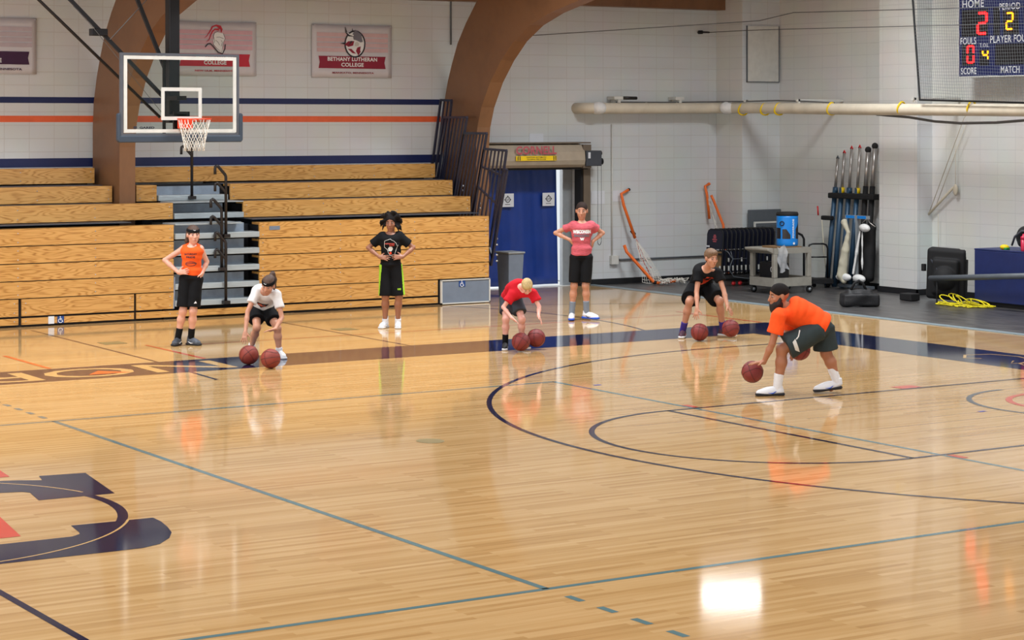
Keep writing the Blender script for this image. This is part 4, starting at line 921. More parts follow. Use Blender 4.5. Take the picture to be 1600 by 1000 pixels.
# ------------------------------------------------------------------ implicit surface mesher
def V3(*a): return np.array(a, dtype=np.float64)
def unit(v): v = np.array(v, float); return v / (np.linalg.norm(v) + 1e-12)
class SDF:
    """smooth union of tapered capsules, ellipsoids, boxes and elliptical lofts, meshed with surface nets"""
    def __init__(s, vox=.0075, noise=0, nseed=0): s.p = []; s.vox = vox; s.noise = noise; s.seed = nseed
    def cap(s, a, b, r0, r1=None, k=.015, op='+'): s.p.append(('cap', V3(*a), V3(*b), r0, r0 if r1 is None else r1, k, op)); return s
    def chain(s, pts, rs, k=.01):
        for i in range(len(pts) - 1): s.cap(pts[i], pts[i + 1], rs[i], rs[i + 1], k)
        return s
    def ell(s, c, r, ax=None, k=.015, op='+'):
        s.p.append(('ell', V3(*c), V3(*r), np.eye(3) if ax is None else np.array([unit(q) for q in ax]), k, op)); return s
    def box(s, c, h, ax=None, rnd=.01, k=.01, op='+'):
        s.p.append(('box', V3(*c), V3(*h), np.eye(3) if ax is None else np.array([unit(q) for q in ax]), rnd, k, op)); return s
    def cyl(s, a, b, r0, r1, rnd=.006, k=.01, op='+', sq=(1, 1), side=None):
        s.p.append(('cyl', V3(*a), V3(*b), r0, r1, rnd, k, op, sq, side)); return s
    def eval(s):
        los = []; his = []
        def bb(p):
            if p[0] == 'cap': r = max(p[3], p[4]); return np.minimum(p[1], p[2]) - r, np.maximum(p[1], p[2]) + r
            if p[0] == 'cyl': r = max(p[3], p[4]) * max(p[8]) ; return np.minimum(p[1], p[2]) - r, np.maximum(p[1], p[2]) + r
            if p[0] == 'ell': r = np.max(p[2]); return p[1] - r, p[1] + r
            if p[0] == 'box': r = np.linalg.norm(p[2]); return p[1] - r, p[1] + r
        for p in s.p:
            if (p[7] if p[0] == 'cyl' else p[-1]) == '+':
                lo, hi = bb(p); los.append(lo); his.append(hi)
        h = s.vox; m = .03
        lo = np.min(los, 0) - m; hi = np.max(his, 0) + m
        n = np.ceil((hi - lo) / h).astype(int) + 1
        D = np.full(n, .2, np.float32)
        X = [lo[i] + h * np.arange(n[i]) for i in range(3)]
        for p in s.p:
            if p[0] == 'cyl': k, op = p[6], p[7]
            else: k, op = p[-2], p[-1]
            a, b = bb(p); mg = k + 3 * h
            i0 = np.maximum(((a - mg - lo) / h).astype(int), 0); i1 = np.minimum(((b + mg - lo) / h).astype(int) + 2, n)
            if (i1 <= i0).any(): continue
            G = np.stack(np.meshgrid(*[X[i][i0[i]:i1[i]] for i in range(3)], indexing='ij'), -1)
            if p[0] == 'cap':
                d = p[2] - p[1]; L = max(float(d @ d), 1e-12); t = np.clip(((G - p[1]) @ d) / L, 0, 1)
                q = G - p[1] - t[..., None] * d; v = np.sqrt((q * q).sum(-1)) - (p[3] + (p[4] - p[3]) * t)
            elif p[0] == 'cyl':
                d = p[2] - p[1]; L = float(np.linalg.norm(d)); u_ = d / L; rel = G - p[1]; t = rel @ u_
                rad = rel - t[..., None] * u_
                if p[9] is not None:
                    sd = unit(np.array(p[9]) - u_ * float(np.array(p[9]) @ u_)); fd = np.cross(u_, sd)
                    rr = np.sqrt(((rad @ sd) / p[8][0]) ** 2 + ((rad @ fd) / p[8][1]) ** 2)
                else: rr = np.sqrt((rad * rad).sum(-1))
                r = p[3] + (p[4] - p[3]) * np.clip(t / L, 0, 1)
                qx = (rr - r) * min(p[8]) + p[5]; qy = np.abs(t - L / 2) - L / 2 + p[5]
                v = np.minimum(np.maximum(qx, qy), 0) + np.sqrt(np.maximum(qx, 0) ** 2 + np.maximum(qy, 0) ** 2) - p[5]
            elif p[0] == 'ell':
                q = (G - p[1]) @ p[3].T; qq = q / p[2]; k0 = np.sqrt((qq * qq).sum(-1)) + 1e-9; k1 = np.sqrt(((qq / p[2]) ** 2).sum(-1)) + 1e-9
                v = k0 * (k0 - 1) / k1
            else:
                q = np.abs((G - p[1]) @ p[3].T) - (p[2] - p[4]); v = np.minimum(q.max(-1), 0) + np.sqrt((np.maximum(q, 0) ** 2).sum(-1)) - p[4]
            sl = tuple(slice(i0[i], i1[i]) for i in range(3)); O = D[sl]; v = v.astype(np.float32)
            if op == '+':
                hh = np.maximum(k - np.abs(O - v), 0) / k; D[sl] = np.minimum(O, v) - hh * hh * k * .25
            else:
                v = -v; hh = np.maximum(k - np.abs(O - v), 0) / k; D[sl] = np.maximum(O, v) + hh * hh * k * .25
        if s.noise:
            rs = np.random.RandomState(s.seed + 3); G = np.meshgrid(*X, indexing='ij'); w_ = 0
            for _ in range(5):
                d = rs.randn(3) * np.array([1, 1, .55]); d = d / np.linalg.norm(d) * rs.uniform(14, 34); w_ = w_ + np.sin(G[0] * d[0] + G[1] * d[1] + G[2] * d[2] + rs.rand() * 6 + 1.2 * np.sin(G[2] * 13 + G[0] * 9))
            D = D + (s.noise * w_ / 3).astype(np.float32)
        return D, lo, h
    def mesh(s):
        D, lo, h = s.eval(); D[0] = D[-1] = .1; D[:, 0] = D[:, -1] = .1; D[:, :, 0] = D[:, :, -1] = .1
        I = D < 0; n = D.shape
        cnt = np.zeros((n[0] - 1, n[1] - 1, n[2] - 1), np.int8)
        for i in (0, 1):
            for j in (0, 1):
                for k in (0, 1): cnt += I[i:n[0] - 1 + i, j:n[1] - 1 + j, k:n[2] - 1 + k]
        act = np.argwhere((cnt > 0) & (cnt < 8)); idm = np.full(cnt.shape, -1, np.int64); idm[tuple(act.T)] = np.arange(len(act))
        acc = np.zeros((len(act), 3)); c = np.zeros(len(act))
        cor = [(i, j, k) for i in (0, 1) for j in (0, 1) for k in (0, 1)]
        for a in cor:
            for ax in range(3):
                if a[ax] == 0:
                    b = list(a); b[ax] = 1
                    da = D[tuple((act + a).T)]; db = D[tuple((act + b).T)]; mk = (da < 0) != (db < 0)
                    t = np.where(mk, da / np.where(mk, da - db, 1), 0)
                    pos = np.tile(np.array(a, float), (len(act), 1)); pos[:, ax] += t
                    acc += pos * mk[:, None]; c += mk
        V = lo + h * (act + acc / c[:, None])
        F = []
        for ax in range(3):
            sl0 = [slice(0, n[i]) for i in range(3)]; sl1 = list(sl0); sl0[ax] = slice(0, n[ax] - 1); sl1[ax] = slice(1, n[ax])
            A = I[tuple(sl0)]; B = I[tuple(sl1)]; e = np.argwhere(A != B)
            u_, v_ = [(1, 2), (2, 0), (0, 1)][ax]
            q = []
            for du, dv in ((0, 0), (1, 0), (1, 1), (0, 1)):
                g = e.copy(); g[:, u_] -= du; g[:, v_] -= dv; q.append(idm[tuple(g.T)])
            q = np.stack(q, 1); fl_ = A[tuple(e.T)]; q[fl_] = q[fl_][:, ::-1]; F.append(q)
        F = np.concatenate(F)
        return V, F[:, ::-1]
    def build(s, name, mats, parent=None, mi=None, org=(0, 0, 0), smooth=1):
        V, F = s.mesh()
        for _ in range(smooth):
            acc = np.zeros_like(V); c = np.zeros(len(V))
            for i in range(4):
                for j in (1, 3): np.add.at(acc, F[:, i], V[F[:, (i + j) % 4]]); np.add.at(c, F[:, i], 1)
            V = V * .4 + .6 * acc / np.maximum(c, 1)[:, None]
        V = V - np.array(org)
        me = bpy.data.meshes.new(name); me.vertices.add(len(V)); me.vertices.foreach_set('co', V.ravel())
        me.loops.add(len(F) * 4); me.loops.foreach_set('vertex_index', F.ravel().astype(np.int32))
        me.polygons.add(len(F)); me.polygons.foreach_set('loop_start', np.arange(0, len(F) * 4, 4, dtype=np.int32)); me.polygons.foreach_set('loop_total', np.full(len(F), 4, np.int32))
        me.polygons.foreach_set('use_smooth', np.ones(len(F), bool))
        if not isinstance(mats, (list, tuple)): mats = [mats]
        for m in mats: me.materials.append(M[m] if isinstance(m, str) else m)
        if mi is not None:
            cen = (V[F].mean(1)) + np.array(org); me.polygons.foreach_set('material_index', np.array(mi(cen), np.int32))
        me.update(calc_edges=True); me.validate()
        o = bpy.data.objects.new(name, me); COL.objects.link(o)
        if parent: o.parent = parent
        else: o.location = org
        return o

# rolled nets and padded cover on the trolley
SDF(.012, .008, 1).chain([(20.78, 12.92, 1.2), (20.77, 12.80, 1.02), (20.75, 12.86, .7), (20.75, 12.95, .25), (20.75, 12.9, .16)], [.06, .035, .07, .09, .06], .02).build('rolled_net', 'canvas', nn, org=(20.85, 12.7, 0))
SDF(.01, .008, 2).ell((20.78, 12.38, 1.12), (.07, .12, .07)).cap((20.78, 12.5, 1.05), (20.76, 12.66, .3), .022, .018).cap((20.78, 12.44, 1.05), (20.76, 12.42, .3), .012, .012).ell((20.76, 12.5, .22), (.08, .15, .08)).ell((20.76, 12.92, .22), (.07, .2, .07)).build('rolled_net', 'creamw', nn, org=(20.85, 12.7, 0))
tag(SDF(.014, .006, 3).cap((20.98, 12.50, .25), (21.0, 12.46, 1.1), .11, .10).build('pole_pad', 'blackm', org=(20.98, 12.5, .12)), 'tall black padded pole cover standing behind the net trolley', 'pad')
# duffel bag
db = thing('duffel_bag', 'small black duffel bag lying on the dark floor in front of the pole rack', 'bag', (18.7, 10.15, 0))
ux, uy = math.cos(-.45), math.sin(-.45)
s_ = SDF(.010, .014, 4); s_.box((18.68, 10.15, .11), (.30, .15, .10), [(.894, -.447, 0), (.447, .894, 0), (0, 0, 1)], .035, .03).box((18.68, 10.15, .20), (.20, .07, .09), [(.894, -.447, 0), (.447, .894, 0), (0, 0, 1)], .05, .08)
s_.build('bag_body', 'bagblack', db, org=(18.7, 10.15, 0))
MB().tube([(18.52, 10.18, .27), (18.57, 10.15, .38), (18.64, 10.12, .42), (18.70, 10.10, .38), (18.75, 10.07, .27)], .022, 6).build('handle', 'blackm', db)
# molded case
mc = thing('equipment_case', 'large black moulded plastic case standing tilted near the right wall', 'case', (20.6, 10.05, 0))
axc = [(.50, -.866, 0), (.866, .50, 0), (0, 0, 1)]
s_ = SDF(.014); s_.box((20.55, 10.08, .46), (.33, .12, .43), [(.52, -.83, -.05), (.85, .52, .08), (-.03, -.08, 1)], .06, .02)
s_.box((20.47, 10.02, .42), (.22, .12, .30), [(.52, -.83, -.05), (.85, .52, .08), (-.03, -.08, 1)], .05, .03).ell((20.40, 9.97, .40), (.2, .2, .2), None, .02).cyl((20.62, 9.8, .75), (20.9, 9.98, .85), .1, .1, .01, .01, '-')
s_.build('case_shell', 'blackm', mc, org=(20.6, 10.05, 0))
MB().tube([(20.32, 10.28, .76), (20.28, 9.95, .45), (20.3, 9.85, .3)], .014, 4, sq=True).build('strap', 'chr', mc)
MB().box(20.26, 20.32, 10.33, 10.4, .5, .62).box(20.36, 20.42, 10.34, 10.4, .1, .2).build('latch', 'blackm', mc, bevel=.01)
tag(MB().box(20.05, 20.26, 10.42, 10.70, 0, .12).build('storage_case', 'blackm', org=(20.2, 10.45, 0), bevel=.015), 'small flat black box on the floor left of the moulded case', 'case')
# blue padded box and the things on it
bb_ = thing('storage_box', 'large navy blue padded storage box against the right wall', 'box', (20.9, 8.3, 0))
MB().box(20.45, 21.30, 6.6, 9.35, .07, .90).build('box_body', 'navybox', bb_, bevel=.01); MB().box(20.5, 21.3, 6.65, 9.3, 0, .07).build('recessed_base', 'blackm', bb_)
MB().box(20.45, 21.31, 6.6, 9.36, .90, .925).build('lid', 'navybox', bb_, bevel=.008)
a = SDF(.008, .003, 5); a.ell((20.62, 8.84, .965), (.07, .08, .045)); tag(a.build('wrapped_pack', 'yellow', org=(20.62, 8.84, .925)), 'small yellow and green wrapped pack on the blue box', 'package')
MB().box(20.56, 20.64, 8.74, 8.80, .927, .96).build('green_part', 'green', bpy.data.objects['wrapped_pack'], org=(20.62, 8.84, .925), bevel=.006)
bk = thing('backpack', 'black backpack slumped on top of the blue box at the right edge', 'backpack', (20.8, 8.5, .925))
SDF(.01, .006, 6).ell((20.82, 8.50, 1.135), (.16, .24, .2)).ell((20.78, 8.42, 1.05), (.15, .26, .12)).build('bag_body', 'bagblack', bk, org=(20.8, 8.5, .925))
MB().tube([(20.66, 8.72, 1.0), (20.62, 8.62, 1.14), (20.64, 8.48, 1.24), (20.66, 8.3, 1.24)], .02, 6).build('shoulder_strap', 'chr', bk)
sk = thing('shaker_bottle', 'crimson shaker bottle standing on the blue box before the backpack', 'bottle', (20.52, 8.33, .925))
MB().lathe((20.52, 8.33, .925), [(.035, 0), (.042, .02), (.045, .19)], 20).build('bottle_body', 'pink', sk); MB().lathe((20.52, 8.33, .925), [(.047, .19), (.047, .235), (.02, .25), (.014, .28)], 20).build('lid', 'pink', sk)
# long grey padded bar
gp = thing('padded_bar', 'long grey padded bar lying level in front of the blue box', 'bar', (20.0, 8, 0))
MB().tube([(20.06, 9.97, .41), (19.95, 6.9, .66)], .047, 14).build('bar', 'greyd', gp)
MB().tube([(19.95, 6.95, .62), (19.95, 6.95, .03)], .03, 8).box(19.75, 20.15, 6.9, 7.0, 0, .03).build('stand', 'greyd', gp)
MB().tube([(20.05, 9.8, .40), (20.05, 9.8, .02)], .014, 6).build('stand', 'blackm', gp)
# yellow rope pile
a = MB(); random.seed(5)
for k in range(26):
    cx_, cy_ = 20.13 + random.uniform(-.18, .2), 9.25 + random.uniform(-.38, .38)
    rr = random.uniform(.08, .22); h_ = random.uniform(.0, .12) if abs(cy_ - 9.3) < .25 else 0; ph = random.random() * 6
    a.tube([(cx_ + rr * .7 * math.cos(ph + t), cy_ + rr * math.sin(ph + t), max(.012, .015 + h_ * (1 + math.sin(t + ph)) / 1.4)) for t in [i * 5.2 / 14 for i in range(15)]], .010, 5)
tag(a.build('rope_pile', 'rope', org=(20.25, 9.3, 0)), 'tangled pile of bright yellow rope on the floor by the blue box', 'rope')

# high light fixture seen mirrored in the floor
lf = thing('wall_light', 'bright white rectangular light fixture hung high in the far right corner', 'light fixture', (19.3, 14.3, 5.4))
lc = Vector((19.35, 14.35, 5.58)); rt = Vector((math.cos(ALPHA), -math.sin(ALPHA), 0)); fw = Vector((math.sin(ALPHA), math.cos(ALPHA), 0))
MB().obox(lc, rt * .53, Vector((0, 0, .20)), fw * .02).build('lens', mat('lit_lens', (255, 255, 255), emit=(255, 255, 255), es=6), lf)
MB().obox(lc + fw * .06, rt * .57, Vector((0, 0, .24)), fw * .035).build('housing', 'greyd', lf)
MB().tube([lc + Vector((0, 0, .38)) + fw * .06, lc + Vector((0, 0, .9)) + fw * .06], .02, 6).build('hanger', 'greyd', lf)

# ------------------------------------------------------------------ basketballs
def ballmesh(mt):
    a = MB(); r = .12; a.ell((0, 0, 0), (r, r, r), 0, 40, 24)
    q = r * 1.0
    rings = [lambda t: (q * math.cos(t), q * math.sin(t), 0), lambda t: (q * math.cos(t), 0, q * math.sin(t))]
    for g in rings: a.tube([g(i * PI / 24) for i in range(48)], .0026, 5, 1, closed=True)
    for sg in (-1, 1):
        pts = []
        for i in range(48):
            t = i * PI / 24; y = sg * (.55 + .14 * math.cos(2 * t)); k = math.sqrt(1 - y * y); pts.append((q * k * math.cos(t), q * y, q * k * math.sin(t)))
        a.tube(pts, .0026, 5, 1, closed=True)
    return a.build('basketball', [mt, 'ballline'])
# ------------------------------------------------------------------ people
SK = {'fair': mat('skin_fair', (214, 160, 138), rough=.5, sss=.08, var=.04), 'tan': mat('skin_tan', (192, 138, 112), rough=.5, sss=.08, var=.04), 'brown': mat('skin_brown', (150, 100, 76), rough=.45, sss=.06, var=.04), 'pale': mat('skin_pale', (222, 166, 150), rough=.5, sss=.08, var=.04), 'coach': mat('skin_olive', (168, 112, 82), rough=.5, sss=.06, var=.05)}
EYE = mat('eye_white', (150, 136, 130), rough=.6); IRIS = mat('iris_dark', (48, 34, 28), rough=.3)
def cloth(name, rgb, var=.06, **k): return mat(name, rgb, rough=.85, var=var, scale=20, bump=.15, bscale=300, spec=.2, **k)

class Person:
    def __init__(s, label, loc, J, skin, S=1., sg=1, face=None, up=None, flex=0, build=1.):
        s.root = thing('person', label, 'person', (loc[0], loc[1], 0), None, -ALPHA)
        ORG[s.root.name] = (0, 0, 0)
        s.J = {k: V3(*v) for k, v in J.items()}; s.S = S; s.skin = SK[skin]; J = s.J; s.b = build
        s.up = unit(J['neck'] - J['pel']); sd = J['shR'] - J['shL']; sd = unit(sd - s.up * (sd @ s.up)); s.side = sd
        s.front = sg * unit(np.cross(sd, s.up)); s.flex = flex
        s.face = unit(face if face is not None else (0, -1, 0)); u0 = V3(*(up if up is not None else (0, 0, 1)))
        s.hup = unit(u0 - s.face * (u0 @ s.face)); s.hs = unit(np.cross(s.face, s.hup))
        hd = J['hipR'] - J['hipL']; s.hside = unit(hd)
    def T(s, k, f=0): return s.J['pel'] + (s.J['neck'] - s.J['pel']) * k + s.front * f - s.front * s.flex * math.sin(PI * min(max(k, 0), 1))
    def torso(s, sd, g=0, k0=0, k1=1, kk=.03, b=1.):
        S_ = s.S; B = s.b
        prof = [(-.02, .135, .095), (.2, .125, .085), (.42, .118, .08), (.62, .135, .092), (.80, .145, .09), (.90, .12, .07)]
        for (ka, wa, da), (kb, wb, db_) in zip(prof, prof[1:]):
            if kb <= k0 or ka >= k1: continue
            ka_, kb_ = max(ka, k0), min(kb, k1)
            e_ = s.up * .012; A = s.T(ka_) - (e_ if ka_ > k0 else 0); Bp = s.T(kb_) + e_
            kk = max(kk, .05)
            r0 = wa * S_ * B + g; r1 = wb * S_ * B + g
            sd.cyl(A, Bp, r0, r1, .035 if ka_ > k0 else .015, kk, '+', (1, (da * S_ + g) / (wa * S_ * B + g)), s.side)
    def body(s, hands, ears=True):
        J = s.J; S_ = s.S; d = SDF(.0068)
        s.torso(d, 0)
        d.cap(J['shL'] + s.side * .02, J['shR'] - s.side * .02, .052 * S_, k=.05)
        hc = J['head']; d.cap(s.T(.93), hc - s.hup * .06 * S_ - s.face * .02, .052 * S_, .043 * S_, .03)
        for q in 'LR':
            sh, el, wr = J['sh' + q], J['el' + q], J['wr' + q]
            d.cap(sh, el, .045 * S_ * s.b, .033 * S_ * s.b, .03); d.cap(el, el + (wr - el) * .35, .032 * S_ * s.b, .035 * S_ * s.b, .012); d.cap(el + (wr - el) * .35, wr, .035 * S_ * s.b, .023 * S_, .015)
            hp_, kn, an = J['hip' + q], J['kn' + q], J['an' + q]
            d.cap(hp_, kn, .080 * S_ * s.b, .052 * S_ * s.b, .04); mid = kn + (an - kn) * .32
            kd = unit(an - kn); back = s.kback(q)
            d.cap(kn, kn, .054 * S_ * s.b, k=.02); d.cap(kn, mid + back * .012, .048 * S_ * s.b, .055 * S_ * s.b, .03); d.cap(mid + back * .012, an, .054 * S_ * s.b, .033 * S_ * s.b, .03)
            to = J['to' + q]; d.cap(an - V3(0, 0, .03), V3(*(an + (to - an) * .6)[:2], .045), .035 * S_, .03 * S_, .02)
        # head
        f, u_, sd = s.face, s.hup, s.hs; A = [sd, f, u_]; k = S_ * s.hk
        d.ell(hc + u_ * .030 * k - f * .012 * k, (.072 * k, .092 * k, .082 * k), A, .02)
        d.ell(hc - u_ * .035 * k + f * .018 * k, (.058 * k, .068 * k, .078 * k), A, .025)
        d.ell(hc - u_ * .092 * k + f * .052 * k, (.026 * k, .022 * k, .02 * k), A, .02)
        for q in (-1, 1):
            d.ell(hc + sd * q * .040 * k - u_ * .02 * k + f * .058 * k, (.02 * k, .018 * k, .018 * k), A, .02)
            d.ell(hc + sd * q * .030 * k + u_ * .012 * k + f * .094 * k, (.016 * k, .014 * k, .010 * k), A, .012, '-')
            d.ell(hc + sd * q * .074 * k - f * .008 * k - u_ * .005 * k, (.010 * k, .018 * k, .030 * k), A, .008)
        d.cap(hc + u_ * .016 * k + f * .080 * k, hc - u_ * .022 * k + f * .100 * k, .008 * k, .012 * k, .012)
        d.cap(hc - u_ * .027 * k + f * .090 * k - sd * .010 * k, hc - u_ * .027 * k + f * .090 * k + sd * .010 * k, .007 * k, k=.008)
        d.cap(hc - u_ * .055 * k + f * .080 * k - sd * .012 * k, hc - u_ * .055 * k + f * .080 * k + sd * .012 * k, .009 * k, k=.01)
        for q, (dr_, nm_, sp_, cl_) in hands.items(): s.hand(d, q, unit(dr_), unit(nm_), sp_, cl_)
        o = d.build('body', s.skin, s.root)
        for q in (-1, 1):
            c = hc + sd * q * .030 * k + u_ * .010 * k + f * .072 * k; e_ = MB().ell(tuple(c), (.0118 * k, .0118 * k, .0068 * k), 0, 12, 8).build('eye', EYE, s.root, org=(0, 0, 0))
            c2 = c + f * .0062 * k - u_ * .001; MB().ell(tuple(c2), (.0068 * k, .0072 * k, .0062 * k), 0, 10, 8).build('iris', IRIS, e_, org=(0, 0, 0))
        return o
    def kback(s, q):
        J = s.J; a = J['hip' + q] - J['kn' + q]; b = J['an' + q] - J['kn' + q]; m = unit(unit(a) + unit(b)); 
        return m if np.linalg.norm(unit(a) + unit(b)) > .15 else -s.front
    def hand(s, d, q, dr_, n_, sp, cl):
        """dr_ finger direction, n_ palm normal, sp spread, cl curl"""
        w_ = s.J['wr' + q]; S_ = s.S; n_ = unit(n_ - dr_ * (n_ @ dr_)); sd = np.cross(dr_, n_)
        if q == 'R': sd = -sd         # towards the thumb
        sd = sd * s.thumb.get(q, 1)
        d.cap(w_, w_ + dr_ * .03 * S_, .024 * S_, .022 * S_, .015)
        d.box(w_ + dr_ * .050 * S_, (.036 * S_, .045 * S_, .0135 * S_), [sd, dr_, n_], .012, .012)
        for i in range(4):
            o_ = (i - 1.5); L = [.066, .078, .072, .056][i] * S_; base = w_ + dr_ * (.088 - .004 * abs(o_)) * S_ - sd * o_ * .019 * S_
            fd = unit(dr_ - sd * o_ * .22 * sp); c1 = cl * .5; d1 = unit(fd * math.cos(c1) + n_ * math.sin(c1)); c2 = cl * 1.3; d2 = unit(fd * math.cos(c2) + n_ * math.sin(c2))
            p1 = base + d1 * L * .5; p2 = p1 + d2 * L * .5
            d.cap(base - fd * .01, p1, .0098 * S_, .0090 * S_, .004); d.cap(p1, p2, .0090 * S_, .0078 * S_, .003)
        tb_ = w_ + dr_ * .025 * S_ + sd * .028 * S_; td = unit(dr_ * .65 + sd * (.75 + .2 * sp) + n_ * .25)
        p1 = tb_ + td * .042 * S_; d.cap(tb_, p1, .0135 * S_, .0108 * S_, .006); d.cap(p1, p1 + unit(td + dr_ * .5) * .03 * S_, .0108 * S_, .0088 * S_, .004)
    thumb = {}
    hk = 1.13
    def shirt(s, m, k0, sleeve, g=.02, sl=.55, neck=.075, noise=.004, front=0, tank=False, blouse=0):
        J = s.J; S_ = s.S; d = SDF(.0085, noise, int(abs(s.J['head'][0]) * 100) + 1)
        s.torso(d, g, k0=k0, kk=.03)
        if k0 < -.02: d.cyl(s.T(k0), s.T(.02), (.135 * S_ * s.b + g + .006), (.135 * S_ * s.b + g), .01, .03, '+', (1, .76), s.side)
        if blouse: d.ell(s.T(.55, .085), (.15 * S_, .11 * S_, .20 * S_), [s.side, s.front, s.up], .06)
        if not tank:
            d.cap(J['shL'] + s.side * .01 - s.up * .01, J['shR'] - s.side * .01 - s.up * .01, .048 * S_ + g * .5, k=.06)
            for q in 'LR':
                sh, el = J['sh' + q], J['el' + q]; e = sh + (el - sh) * sleeve
                d.cap(sh, sh, .050 * S_ + g * .35, k=.03); d.cyl(sh, e, (.050 * S_ + g * .45) * s.b, (.058 * S_ + g * .7) * s.b, .008, .04)
        else:
            for q in 'LR':
                m_ = s.T(.98) + (J['sh' + q] - s.T(.98)) * .80; d.cap(s.T(.97), m_ + s.up * .002, .050 * S_, .050 * S_, .05)
        nk = s.T(1.0) + s.up * .015 + s.front * .035
        d.ell(nk, (neck * S_, neck * .95 * S_, .055 * S_), [s.side, s.front, s.up], .01, '-')
        return d.build('shirt', m, s.root)
    def shorts(s, m, kt=.22, hem=.86, r0=.105, r1=.118, noise=.004, mi=None, kl=.03):
        J = s.J; S_ = s.S; d = SDF(.0085, noise, int(abs(s.J['pel'][0]) * 77) + 5)
        d.cyl(s.T(-.06), s.T(kt), .150 * S_ * s.b, .128 * S_ * s.b, .012, .04, '+', (1, .76), s.side)
        d.cap(J['hipL'], J['hipR'], .092 * S_ * s.b, k=.04)
        for q in 'LR':
            h_, k_ = J['hip' + q], J['kn' + q]; e = h_ + (k_ - h_) * hem
            d.cyl(h_ + (h_ - k_) * .05, e, r0 * S_ * s.b, r1 * S_ * s.b, .008, kl)
        return d.build('shorts', m, s.root, mi=mi)
    def socks(s, m, ha=.15, g=.008):
        for q in 'LR':
            an, kn = s.J['an' + q], s.J['kn' + q]; u_ = unit(kn - an); SDF(.007).cyl(an - u_ * .05, an + u_ * ha, .036 * s.S + g, .044 * s.S * s.b + g * .7, .006, .01).build('sock', m, s.root)
    def shoes(s, mu, ms, size=.28, accent=None, hi=0):
        for q in 'LR':
            an, to = s.J['an' + q], s.J['to' + q]; d2 = unit(V3(to[0] - an[0], to[1] - an[1], 0)); sd = V3(-d2[1], d2[0], 0); up = V3(0, 0, 1); L = size * s.S
            z0 = max(0, min(an[2] - .095, .05)); heel = V3(an[0], an[1], z0) - d2 * .075 * s.S
            A = [d2, sd, up]
            tilt = getattr(s, 'tilt', {}).get(q, 0)
            if tilt:
                d2 = unit(d2 * math.cos(tilt) - up * math.sin(tilt)); up = unit(np.cross(d2, sd)); up = up if up[2] > 0 else -up; A = [d2, sd, up]; heel = V3(an[0], an[1], 0) - d2 * .06; heel[2] = an[2] - .085
            mid = heel + d2 * L * .5
            so = SDF(.0062); so.box(mid + up * .015, (L * .48, .042 * s.S, .014), A, .012, .02).ell(heel + d2 * L * .72 + up * .015, (L * .26, .050 * s.S, .015), A, .02).ell(heel + d2 * .05 + up * .016, (.055, .038 * s.S, .016), A, .02)
            so.box(mid - up * .05, (L, .2, .05), A, .001, .001, '-') if not tilt else None
            sole = so.build('shoe_sole', ms, s.root)
            d = SDF(.0062); d.ell(heel + d2 * L * .68 + up * .036, (L * .30, .046 * s.S, .042), A, .02).ell(heel + d2 * L * .42 + up * .05, (L * .34, .041 * s.S, .052), A, .03)
            d.ell(heel + d2 * .055 + up * .045, (.052, .034 * s.S, .045), A, .02).cyl(V3(*an) - up * .045 - d2 * .01, V3(*an) + up * (.028 + hi) - d2 * .012, .046 * s.S, .044 * s.S, .006, .02)
            d.box(mid - up * .035, (L, .2, .045), A, .001, .001, '-')
            uo = d.build('shoe', mu, s.root)
            a = MB()
            for k in range(4):
                c = heel + d2 * (L * (.50 + .055 * k)) + up * (.082 - .012 * k); a.tube([tuple(c - sd * .022), tuple(c + up * .004), tuple(c + sd * .022)], .0035, 5)
            a.build('laces', accent or mu, uo, org=(0, 0, 0))
            sole.parent = uo
            if accent:
                a = MB()
                for g in (-1, 1):
                    c0_ = heel + d2 * L * .25 + sd * g * .041 * s.S + up * .035; c1_ = heel + d2 * L * .60 + sd * g * .045 * s.S + up * .03; a.tube([tuple(c1_ - d2 * .09 + up * .02), tuple((c0_ + c1_) / 2 - up * .004), tuple(c1_ + up * .004)], [.003, .007, .003], 5)
                a.build('side_mark', accent, uo, org=(0, 0, 0))
    def hair(s, m, kind='short', band=None):
        hc, f, u_, sd, k = s.J['head'], s.face, s.hup, s.hs, s.S * s.hk; A = [sd, f, u_]
        d = SDF(.006 if kind != 'afro' else .0065, .0022 if kind != 'afro' else .004, 9)
        if kind == 'buzz':
            d.ell(hc + u_ * .040 * k - f * .016 * k, (.076 * k, .092 * k, .080 * k), A, .02)
        else:
            d.ell(hc + u_ * .038 * k - f * .018 * k, (.081 * k, .097 * k, .086 * k), A, .02)
            if kind == 'short': d.ell(hc + u_ * .075 * k + f * .035 * k, (.062 * k, .05 * k, .035 * k), A, .02)
        d.ell(hc - u_ * .050 * k + f * .085 * k, (.070 * k, .105 * k, .098 * k), A, .012, '-')
        d.ell(hc - u_ * .10 * k - f * .0 * k, (.12 * k, .12 * k, .065 * k), A, .015, '-')
        for g in (-1, 1): d.ell(hc + sd * g * .08 * k - u_ * .01 * k, (.025 * k, .028 * k, .034 * k), A, .01, '-')
        if kind == 'pony':
            p0 = hc + u_ * .075 * k - f * .085 * k; pts = [p0 - f * .0, hc + u_ * .10 * k - f * .115 * k + s.tail * .3, hc + u_ * .03 * k - f * .11 * k + s.tail * .8, hc - u_ * .06 * k - f * .10 * k + s.tail, hc - u_ * .10 * k - f * .09 * k + s.tail * 1.05]
            d.chain(pts, [.028, .032, .034, .026, .012], .02)
        if kind == 'long':
            d.chain([hc - f * .06 * k + sd * .02, hc - f * .085 * k - u_ * .09 * k, hc - f * .08 * k - u_ * .17 * k], [.06, .045, .02], .02)
            for g in (-1, 1): d.chain([hc - f * .03 * k + sd * g * .06, hc - f * .05 * k + sd * g * .07 - u_ * .08 * k, hc - f * .06 * k + sd * g * .06 - u_ * .15 * k], [.03, .026, .012], .02)
